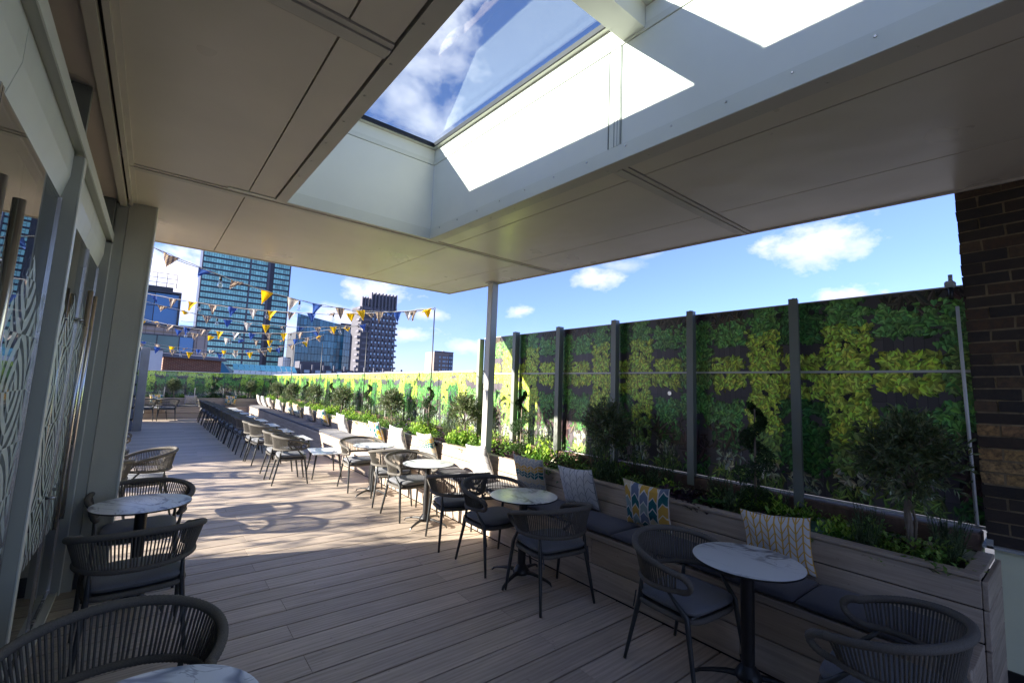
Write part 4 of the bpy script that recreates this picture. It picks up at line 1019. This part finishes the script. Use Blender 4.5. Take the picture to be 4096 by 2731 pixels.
def grassy(seed,h,n,base,head=None,name='tall_perennial'):
    r=random.Random(seed); mb=MB()
    for k in range(n):
        a=r.uniform(0,2*pi); t=Vector((math.cos(a)*r.uniform(0,.12),math.sin(a)*r.uniform(0,.12),h*r.uniform(.6,1))); b=Vector((t.x*.2,t.y*.2,0)); m_=b.lerp(t,.5)+rv(r)*.02
        mb.tube([b,m_,t],.0018,3,cap=False,col=cvar((.05,.09,.03),r))
        for q in range(7):
            tt=.1+.11*q; p=b.lerp(t,tt); leaf3(mb,p,(r.uniform(-1,1),r.uniform(-1,1),.8),(0,0,1),.07*(1.2-tt),.009,cvar(base,r,.3))
        if head and r.random()<.6:
            for q in range(14): v=rv(r)*.016; leaf3(mb,t+v,v+Vector((0,0,.01)),(0,0,1),.014,.01,cvar(head,r,.3))
    return mb.build(name,M['leaf'],cat='plant')
def rosette(seed,n,base,L,Wd,name='broad_leaf_plant'):
    r=random.Random(seed); mb=MB()
    for k in range(n):
        a=k*2.4; e=.35+.9*(k/n); d=Vector((math.cos(a),math.sin(a),e)).normalized(); s=Vector((-math.sin(a),math.cos(a),0)); c=cvar(base,r,.25); l=L*r.uniform(.7,1.15); vs=[];
        for i in range(6):
            t=i/5; w2=Wd*math.sin(pi*min(1,.12+t*.88))**.8*.5; c0=d*l*t+Vector((0,0,-.35*l*t*t)); vs+= [c0-s*w2+Vector((0,0,w2*.5)),c0,c0+s*w2+Vector((0,0,w2*.5))]
        fs=[];
        for i in range(5):
            a_=i*3; fs+=[(a_,a_+1,a_+4,a_+3),(a_+1,a_+2,a_+5,a_+4)]
        mb.add(vs,fs,0,c,smooth=True)
    return mb.build(name,M['leaf'],cat='plant')
KIN=[(bushy(21,.26,.15,34,(.11,.25,.03),.055,.024,'green_shrub',(.25,.40,.05),spike=True),'bright green whorled shrub','green shrubs in the planter'),
 (bushy(22,.20,.18,46,(.09,.20,.035),.035,.02,'leafy_shrub',(.18,.30,.06)),'bushy mid green shrub','green shrubs in the planter'),
 (bushy(23,.17,.16,40,(.035,.018,.028),.05,.04,'dark_leaved_plant'),'dark purple leaved plant','purple leaved plants in the planter'),
 (bushy(24,.22,.16,60,(.10,.19,.05),.04,.016,'flowering_shrub',(.1,.2,.05),flower=(.25,.10,.42)),'green plant dotted with violet flowers','flowering plants in the planter'),
 (grassy(25,.62,16,(.06,.13,.03),(.16,.07,.16)),'tall wiry perennial with purple heads','tall perennials in the planter'),
 (rosette(26,22,(.13,.19,.12),.16,.055),'silvery broad leaved rosette','broad leaved plants in the planter'),
 (rosette(27,18,(.08,.2,.045),.24,.09),'large leaved green plant','broad leaved plants in the planter'),
 (grassy(28,.34,46,(.14,.2,.09)),'feathery grey green plant','feathery plants in the planter'),
 (bushy(29,.13,.17,50,(.2,.33,.04),.032,.016,'low_ground_plant'),'low yellow green edging plant','low plants in the planter'),
 (bushy(30,.14,.16,50,(.05,.035,.02),.04,.02,'bronze_plant',(.10,.07,.03)),'bronze leaved low plant','bronze plants in the planter')]
r=random.Random(99); pl=[]
y=.62; idx=0
while y<21.4:
    for xx in(3.80,3.97,4.14):
        yy=y+r.uniform(-.07,.07); x=xx+r.uniform(-.04,.04)
        if abs(x-3.72)<.09 and abs(yy-5.2)<.1: continue
        if y<1.3: kset=[7,1,3,0,8,7,9]
        elif y<3.6: kset=[9,9,2,8,7,1,5,6,4,1,7,9,2,2] if xx<3.9 else [9,2,1,7,4,6,0,3,2]
        elif xx<3.9: kset=[0,1,8,8,3,2,5,0,1]
        elif xx<4.05: kset=[0,1,3,2,7,9,0]
        else: kset=[4,1,7,0,3,4]
        k=r.choice(kset); pl.append((x,yy,k))
    y+=.17 if y<3 else .235 if y<9 else .30
cnt={}
for x,yy,k in pl:
    src,lab,gr=KIN[k]; c=cnt.get(k,0); cnt[k]=c+1
    zone='near the brick pier' if yy<4 else 'around the canopy post' if yy<7 else 'in the sunlit middle stretch' if yy<13 else 'towards the far corner'
    put(src,(x,yy,.70-.004*yy),r.uniform(0,6.28),f'{lab} in the long planter {zone}',gr,r.uniform(1.0,1.5) if yy>3 else r.uniform(.8,1.2))
for k,x in enumerate((-.6,-.3,0,.25,.5,1.0,1.3,1.6,1.85,2.3,2.6,2.9,3.1,3.6,3.9)):
    kk=[4,1,9,1,7,0,2,8,1,7,9,1,0,3,1][k]; src,lab,gr=KIN[kk]
    put(src,(x,22.0+.05*(k%3),.69),k*1.7,f'{lab} in the far end planter',gr.replace('the planter','the end planter'),.8)
# hand-placed accents near the pier
put(KIN[5][0],(3.88,1.0,.74),.3,'silvery broad leaved rosette nearest the big olive tree','broad leaved plants in the planter',1.0)
put(KIN[5][0],(3.86,2.22,.72),1.3,'silvery broad leaved rosette behind the chevron block pillow','broad leaved plants in the planter',1.1)
put(KIN[6][0],(3.88,2.02,.74),2.3,'large leaved green plant between the two nearest pillows','broad leaved plants in the planter',1.1)
mb=MB(); mb.lathe([(.0001,.835),(.11,.83),(.125,.82),(.13,.80),(.125,.6)],32,(3.86,1.25)); mb.build('watering_drum',M['drum'],label='round dark green plastic lid behind the yellow herringbone pillow',cat='plastic drum')
# ------------------------------------------------------------------ poles + bunting + bulbs
poles=[(4.2,7.8,3.19),(4.2,11.3,3.17),(4.2,15.15,3.12),(4.2,19.0,3.03)]
for k,(x,y,z) in enumerate(poles):
    p=empty('festoon_pole',(x,y,0),label=f'{ords[k]} slim black festoon pole from the canopy, rising from the planter',cat='pole',group='festoon poles')
    mb=MB(); mb.tube([(.01,0,.7),(0,0,z-.05)],[.014,.011],10); mb.build('shaft',M['leg'],p)
    mb=MB(); mb.tube([(0,.028*math.sin(a),z-.022+.028*math.cos(a)) for a in [2*pi*i/18+.3 for i in range(17)]],.005,6); mb.build('hook_ring',M['leg'],p)
def flagmesh(seed,mat):
    r=random.Random(seed); mb=MB(); n=7; vs=[];uv=[];fs=[]; cu=r.uniform(.15,1)*r.choice((-1,1)); sw=r.uniform(-.5,.5)
    idx={}
    for i in range(n+1):
        t=i/n; w_=.084*(1-t)+.002
        for j in range(7):
            s=-1+2*j/6; x=s*w_; z=-t*.19; yb=.05*cu*math.sin(t*2.2+s)*t+.02*math.sin(s*3+seed)*(1-t*.5); x+=.03*sw*t
            vs.append((x,yb,z)); uv.append((.5+x*3.2,1-t))
    for i in range(n):
        for j in range(6): a=i*7+j; fs.append((a,a+1,a+8,a+7))
    mb.add(vs,fs,uv=uv,smooth=True); return mb.build('pennant',mat)
FM={}
for mt in('gingham','yellow','blue','cream'): FM[mt]=[flagmesh(s,M[mt]) for s in range(4)]
usedF=set()
bulbproto=None
def bulbm():
    b=MB(); b.lathe([(.0001,.0),(.014,.0),(.015,-.03),(.017,-.05),(.012,-.055)],12); s=b.build('lamp_socket',M['cable'])
    g=MB(); g.lathe([(.012,-.052),(.018,-.07),(.029,-.095),(.031,-.115),(.024,-.138),(.010,-.149),(.0001,-.151)],14); gb=g.build('bulb_glass',M['bulb'],s)
    return s
bs=bulbm()
STRS=[(0,6.42,3.45,.45),(0,11.27,3.34,.29),(1,10.99,3.22,.33),(1,14.33,3.13,.38),(2,13.87,3.11,.39),(2,16.2,2.66,.55),(3,17.9,2.75,.35)]
usedB=False
for si,(pi_,ly,lz,sag) in enumerate(STRS):
    e=Vector(poles[pi_]); e.z-=.01; a=Vector((-.9,ly,lz)); r=random.Random(si+50)
    def at(t): p=a.lerp(e,t); return p-Vector((0,0,4*sag*t*(1-t)))
    bt=empty('bunting_string',tuple(a),label=f'{ords[si]} string of triangular bunting from the canopy, tied to the {ords[pi_]} pole',cat='bunting',group='bunting strings')
    N=60; mb=MB(); mb.tube([at(i/N)-a+Vector((0,0,.004*math.sin(i*1.9))) for i in range(N+1)],.0045,5); mb.build('cord',M['wire'],bt)
    lt=empty('festoon_lights',tuple(a),label=f'{ords[si]} string of clear festoon bulbs from the canopy, tied to the {ords[pi_]} pole',cat='string lights',group='festoon light strings')
    mb=MB(); mb.tube([at(i/N)-a+Vector((0,.012,-.012+.012*math.sin(i*.9))) for i in range(N+1)],.0038,5); mb.build('cable',M['cable'],lt)
    L=(e-a).length*1.02; npn=int(L/.36); dirv=(e-a); rz=math.atan2(dirv.y,dirv.x); seq=['gingham','yellow','gingham','blue']
    for k in range(npn):
        t=(k+.6)/npn; p=at(t)-a; mt=seq[(k+si)%4]
        if mt=='gingham' and k%8>=6: mt='cream'
        src=r.choice(FM[mt]); sl_=(at(min(1,t+.01))-at(t-.01)); el=math.atan2(sl_.z,math.hypot(sl_.x,sl_.y))
        if src.name in usedF: o=bpy.data.objects.new('pennant',src.data); COL.objects.link(o)
        else: o=src; usedF.add(src.name)
        o.parent=bt; o.location=p; o.rotation_euler=(r.uniform(-.5,.5) if r.random()<.8 else r.uniform(.9,1.4),-el,rz)
    nb=int(L/1.05)
    for k in range(nb):
        t=(k+.45)/nb; p=at(t)-a+Vector((0,.012,-.012))
        if not usedB: bs.parent=lt; bs.location=p; usedB=True; cur=bs
        else: cur=dup(bs,lt,tuple(p))
for mt in FM:
    for o in FM[mt]:
        if o.name not in usedF: bpy.data.objects.remove(o)
# ------------------------------------------------------------------ city behind
GZ=-24
def building(name,loc,label,cat='building'): return empty(name,loc,label=label,cat=cat)
# teal tower
tx0,tx1,ty=16.2,60.9,300
tw=building('teal_tower',(tx0,ty,GZ),'tall slab tower with rows of teal windows and navy bands behind the bunting','tower')
Wt=tx1-tx0; Ht=118
mb=MB(); mb.box(0,Wt,.6,24,0,Ht); mb.build('core',M['band'],tw)
fl=3.34; bays=[(.35,22.9),(23.7,32.3),(35.9,Wt-.35)]
r=random.Random(8)
for f in range(4,35):
    z=f*fl
    for a,b in bays:
        mb=MB(); n=int(round((b-a)/1.2)); w_=(b-a)/n
        for i in range(n): 
            x=a+i*w_; mb.add([(x+.06,.3,z+.95),(x+w_-.06,.3,z+.95),(x+w_-.06,.3,z+fl-.08),(x+.06,.3,z+fl-.08)],[(0,1,2,3)],0,None,r.random())
            if i%3==1: mb.box(x+.1,x+w_-.1,.22,.29,z+fl*.62,z+fl*.68,1)
        if f>=7 and f<33: mb.build('window_band',[M['teal'],M['band']],tw)
        else: mb.build('window_band',[M['teal'],M['band']],tw)
mb=MB()
for f in range(1,36): 
    for a,b in bays:
        n=int(round((b-a)/1.2)); mb.box(a,b,.12,.5,f*fl-.02,f*fl+.90)
mb.build('spandrel_bands',M['band'],tw)
mb=MB(); mb.box(-.2,.3,-.1,1,0,Ht+1); mb.box(Wt-.3,Wt+.25,-.1,1,0,Ht+1); mb.box(22.95,23.65,-.2,1,0,Ht); mb.box(32.35,33.6,-.6,1,0,Ht); mb.build('piers',M['mullion'],tw)
# beige block with blue glazed top
bb=building('stone_office_block',(-8,70,GZ),'beige stone office block with blue glazed rooftop storey left of the teal tower')
mb=MB(); mb.box(0,13.2,0,14,0,31.2); mb.build('stone_wall',M['stone'],bb)
mb=MB(); 
for z in(30.2,): mb.box(-.02,13.22,-.03,.0,z+.25,z+.5)
mb.box(-.02,13.22,-.03,.0,27.2,27.7)
mb.build('stone_band',M['stone2'],bb)
mb=MB()
for k in range(16): mb.box(k*.86,k*.86+.025,-.035,.0,20,31.15)
mb.build('panel_joints',M['seam'],bb)
mb=MB(); mb.box(-.2,13.4,-.25,14.2,31.2,31.5); mb.build('parapet',M['darkmetal'],bb)
for k in range(4):
    mb=MB(); x=k*2.48; mb.add([(x,.3,31.2),(x+2.4,.3,31.2),(x+2.4,.3,33.7),(x,.3,33.7)],[(0,1,2,3)],0,None,.3+.1*k); mb.add([(x,.3,33.78),(x+2.4,.3,33.78),(x+2.4,.3,35.3),(x,.3,35.3)],[(0,1,2,3)],0,None,.3+.1*k); mb.build('rooftop_window',M['bluewin'],bb)
mb=MB(); mb.box(0,9.9,.35,8,31.15,35.3); mb.box(9.75,10,.1,.4,31.15,35.6); mb.box(-.1,10,.05,8,35.4,35.65); mb.box(0,9.1,.4,7,35.65,36.2); mb.box(-.2,6.5,1,4,36.2,37.3); mb.build('rooftop_frame',M['darkmetal'],bb)
mb=MB()
for zz in(36.7,37.3,37.9): mb.tube([(6.4,.6,zz),(9.4,.6,zz)],.03,4)
for xx in(6.4,7.4,8.4,9.4): mb.tube([(xx,.6,36.2),(xx,.6,37.9)],.035,4)
for zz in(31.6,32.1): mb.tube([(10.2,.2,zz),(13.2,.2,zz)],.02,4)
mb.build('roof_railing',M['darkmetal'],bb)
for k,(a,b) in enumerate(((5.9,8.0),(8.1,10.2),(10.3,11.7))):
    mb=MB(); mb.add([(a,-.06,28.1),(b,-.06,28.1),(b,-.06,30.1),(a,-.06,30.1)],[(0,1,2,3)],0,None,.2+.3*k); mb.build('office_window',M['greenwin'] if k<2 else M['bluewin'],bb)
mb=MB(); 
for zz in(28.0,30.1): mb.box(5.8,11.8,-.12,-.061,zz,zz+.12)
for xx in(8.0,10.2,11.7): mb.box(xx,xx+.08,-.12,-.062,28.12,30.1)
mb.build('window_frame',M['darkmetal'],bb)
# small brick house
bh=building('brick_plant_room',(.42,34,-6),'small dark brick rooftop building with grey eaves beyond the end screen')
mb=MB(); mb.box(0,2.95,0,4,0,8.62); mb.build('brick_wall',M['brownbrick'],bh)
mb=MB(); mb.hexa([(-.05,-.25,8.62),(3.2,-.25,8.52),(3.2,4.2,8.52),(-.05,4.2,8.62),(-.05,-.25,8.82),(3.2,-.25,8.70),(3.2,4.2,8.9),(-.05,4.2,9.0)]); mb.build('roof',M['mullion'],bh)
wb=building('white_rendered_wall',(-.75,33.6,-6),'pale rendered wall beside the small dark brick rooftop building'); mb=MB(); mb.box(0,1.12,0,.3,0,8.95); mb.build('wall',M['whitewall'],wb); mb=MB(); mb.box(-.05,1.16,-.05,.35,8.95,9.05); mb.build('coping',M['slate'],wb)
# glazed barrel roof
gr=building('glazed_atrium_roof',(5.6,60,-10),'low sloping blue glass atrium roof in front of the teal tower')
mb=MB()
for i in range(12):
    x0=1.6+i*.56; x1=x0+.52; mb.add([(x0,0,12.25),(x1,0,12.25),(x1,1.5,12.95),(x0,1.5,12.95)],[(0,1,2,3)],0,None,.3+.04*i); mb.add([(x0,-.0,11.6),(x1,0,11.6),(x1,0,12.2),(x0,0,12.2)],[(0,1,2,3)],1,None,.8)
mb.add([(0,0,11.6),(1.5,0,11.6),(1.5,0,12.2),(.5,.6,13.0),(.0,.6,13.0)],[(0,1,2,3,4)],0,None,.2); mb.build('roof_glazing',[M['curtain'],M['silver']],gr)
mb=MB(); mb.box(-.2,9,.1,4,0,11.55); mb.box(-.2,9,-.1,1.6,11.45,11.57); mb.build('base_wall',M['mullion'],gr)
# silver glass block + curved dark glass building
sg=building('silver_glass_block',(55.0,270,GZ),'small silver glass block between the teal tower and the dark glass building')
mb=MB(); w_=7.2
for i in range(6):
    for j in range(9): mb.add([(i*w_/6+.05,0,4*j+2),(i*w_/6+w_/6-.05,0,4*j+2),((i+1)*w_/6-.05,0,4*j+5.9+(0 if j<8 else -2-i*.25)),(i*w_/6+.05,0,4*j+5.9+(0 if j<8 else -2-i*.22))],[(0,1,2,3)],0,None,random.Random(i*j).random())
mb.build('glazing',M['silver'],sg); mb=MB(); mb.box(-.1,7.3,.1,12,0,36); mb.build('core',M['mullion'],sg)
cg=building('dark_glass_building',(58.6,262,GZ),'wedge shaped dark blue glass office building with sloping roofline left of the woven tower')
r=random.Random(4); mb=MB(); n=22; Wc=37
def rooft(x): return 59.8-.155*x if x<25.5 else 55.85-.35*(x-25.5)
for i in range(n):
    x0=i*Wc/n; x1=(i+1)*Wc/n-.14; dy=lambda x:0 if x<25 else (x-25)*.6
    j=0;z=0
    while z<rooft(x0)-.3:
        z1=min(z+3.6,rooft(x0)-.05); z1b=min(z+3.6,rooft(x1)-.05); mb.add([(x0,dy(x0),z),(x1,dy(x1),z),(x1,dy(x1),z1b),(x0,dy(x0),z1)],[(0,1,2,3)],0,None,r.random()**2); z+=3.85
mb.build('curtain_wall',M['curtain'],cg)
mb=MB(); mb.add([(0,.3,0),(25,.3,0),(25,.3,rooft(25)),(0,.3,rooft(0))],[(0,1,2,3)]); mb.add([(25,.3,0),(Wc,7.6,0),(Wc,7.6,rooft(Wc)),(25,.3,rooft(25))],[(0,1,2,3)]); mb.box(0,25,.4,20,0,50); mb.build('core',M['darkmetal'],cg)
mb=MB(); mb.box(24,30,3,8,54,57.5); mb.build('roof_plant',M['mullion'],cg)
# woven tower
wt=building('woven_tower',(90.2,240,GZ),'dark grey tower with basket weave facade and a crown of tall fins','tower')
Wv=14.8; mb=MB(); mb.box(-4.6,Wv,.5,16,0,65.5); mb.build('core',M['weave2'],wt)
fl2=3.18; ncol=7; cw=(Wv-.6)/ncol; wins=[]; r=random.Random(12)
mb=MB()
for f in range(5,21):
    z=f*fl2
    for i in range(ncol+1):
        if (f+i)%2==0: mb.box(max(0,i*cw-cw*.55),min(Wv,i*cw+cw*.6),-.05,.5,z-.55,z+.75)
        mb.box(i*cw-.05 if i else 0,i*cw+cw*.42 if i else cw*.4,.06,.49,z-.9 if (f+i)%2 else z+.76,z+fl2-.6)
    # side balconies
    sh=(f%2)*.5
    mb.hexa([(Wv,.0,z),(Wv+1.9-sh,.6,z+.2),(Wv+1.9-sh,6,z+.2),(Wv,6,z),(Wv,.0,z+1.2),(Wv+1.9-sh,.6,z+1.15),(Wv+1.9-sh,6,z+1.15),(Wv,6,z+1.2)])
    mb.hexa([(-5.6-sh,1,z),(0,-.3,z),(0,4,z),(-5.6-sh,5,z),(-5.6-sh,1,z+1.2),(0,-.3,z+1.25),(0,4,z+1.25),(-5.6-sh,5,z+1.2)])
mb.build('woven_cladding',M['weave'],wt)
w0=None
for f in range(6,20):
    for i in range(ncol):
        if len(wins)>=98: break
        loc=(i*cw+cw*.62,-.08,f*fl2+.9)
        if w0 is None:
            q=MB(); q.add([(0,0,0),(.85,0,0),(.85,0,1.15),(0,0,1.15)],[(0,1,2,3)],0,None,.6); w0=q.build('window',M['palewin'],wt); w0.location=loc; wins.append(w0)
        else: wins.append(link_part(w0,'window',wt,loc))
mb=MB()
for i in range(8):
    x=i*(Wv-.7)/7; zt=73.4+.1*i*.5; mb.box(x,x+.75,-.1,3.4,65.5,zt); mb.box(x+.02,x+.73,3.4,4.2,65.5,zt-.4)
for k in range(3): mb.box(-4.6+k*1.5,-4.6+k*1.5+.6,1,4,65.5,70.5)
mb.build('crown_fins',M['weave'],wt)
# dark low street block with fins
dl=building('dark_low_block',(33.5,150,GZ),'long low dark grey building with vertical fins below the glass buildings')
mb=MB(); mb.box(0,37.5,0,12,0,28.4); mb.box(33.3,37.6,-.5,12,28.4,28.9); mb.box(2.2,9.6,2,8,28.4,30.6); mb.box(9.9,12,3,8,28.4,29.6); mb.build('wall',M['weave2'],dl)
mb=MB()
for k in range(11): mb.box(2+k*3.3,2.5+k*3.3,-.6,0,10,29.6)
mb.build('fins',M['mullion'],dl)
w1=None
for k in range(11):
    loc=(3.2+k*3.3,-.04,27.0)
    if w1 is None: q=MB(); q.add([(0,0,0),(1.6,0,0),(1.6,0,.9),(0,0,.9)],[(0,1,2,3)],0,None,.4); w1=q.build('window',M['palewin'],dl); w1.location=loc
    else: link_part(w1,'window',dl,loc)
# little brick tower
bt_=building('brick_flat_tower',(163.3,300,GZ),'distant narrow tan block of flats above the screen right of the thin pole','tower')
mb=MB(); mb.box(0,16.4,0,14,0,48.0); mb.box(10.2,11.4,5,7,48,49.6); mb.build('wall',M['tan'],bt_)
mb=MB(); mb.box(0,16.4,-.3,-.1,48.0,48.9); mb.box(12.6,16.3,-.25,0,6,47); 
for f in range(9,16): mb.box(-.1,12.4,-.1,0,f*3.05-.2,f*3.05+.0)
mb.build('trim',M['mullion'],bt_)
w2=None
for f in range(9,15):
    for x in(4.2,7.2,8.6,10.6,12.9,14.6):
        loc=(x,-.3,f*3.05+1.1)
        if w2 is None: q=MB(); q.add([(0,0,0),(1.1,0,0),(1.1,0,1.3),(0,0,1.3)],[(0,1,2,3)],0,None,.4); w2=q.build('window',M['palewin'],bt_); w2.location=loc
        else: link_part(w2,'window',bt_,loc)
# autumn tree tops by the low block
def fartree(loc,wd,h,seed,label):
    r=random.Random(seed); t=empty('street_tree',loc,label=label,cat='tree'); mb=MB(); mb.tube([(0,0,0),(0,0,h*.7)],[.3,.15],8); mb.build('trunk',BARK,t); mb=MB()
    for k in range(1500): v=rv(r).normalized()*r.random()**.4; p=Vector((v.x*wd,v.y*wd*.8,h*.75+v.z*h*.26)); leaf3(mb,p,rv(r),rv(r),.5,.35,cvar((.16,.12,.03),r,.4))
    mb.build('crown',M['leaf'],t)
fartree((56.5,140,GZ),5.2,27.5,3,'rust coloured treetop in front of the low dark building under the woven tower')
fartree((37.0,140,GZ),2.6,26.6,4,'small rust coloured treetop at the left end of the low dark building')
# unseen plants added outside the frame to dapple the sunlight
r=random.Random(77)
def shade_plant(loc,seed,label):
    r=random.Random(seed); t=empty('shade_bamboo',loc,label=label,cat='plant',group='bamboo added for dappled shade'); 
    for k in range(7):
        mb=MB(); y0=r.uniform(-1.0,1.0); mb.tube([(r.uniform(-.2,.2),y0*.6,0),(r.uniform(-.3,.3),y0,1.6),(r.uniform(-.4,.4),y0*1.15,2.75)],[.012,.010,.004],6); mb.build('cane',M['leaf2'],t)
    mb=MB()
    for k in range(150):
        c0=Vector((r.uniform(-.4,.4),r.uniform(-1.25,1.25),r.uniform(1.25,2.75))); d0=Vector((r.uniform(-1,1),r.uniform(-1,1),r.uniform(-.2,.3))).normalized()
        for q in range(5): leaf3(mb,c0+rv(r)*.05,(d0+rv(r)*.5),(0,0,1),r.uniform(.2,.34),r.uniform(.03,.05),cvar((.06,.11,.03),r))
    mb.build('foliage',M['leaf'],t)
for k,(x,y) in enumerate(((-4.3,7.0),(-4.1,9.2),(-4.5,11.4),(-4.2,13.2))): shade_plant((x,y,0),k,f'{ords[k]} clump of bamboo added out of view left of the column to dapple the sunlight')
SC.render.engine='CYCLES'
SC.cycles.max_bounces=10; SC.cycles.diffuse_bounces=5; SC.cycles.glossy_bounces=4; SC.cycles.transparent_max_bounces=24; SC.cycles.transmission_bounces=4
SC.cycles.caustics_reflective=False; SC.cycles.caustics_refractive=False; SC.cycles.sample_clamp_indirect=8
SC.cycles.use_denoising=True
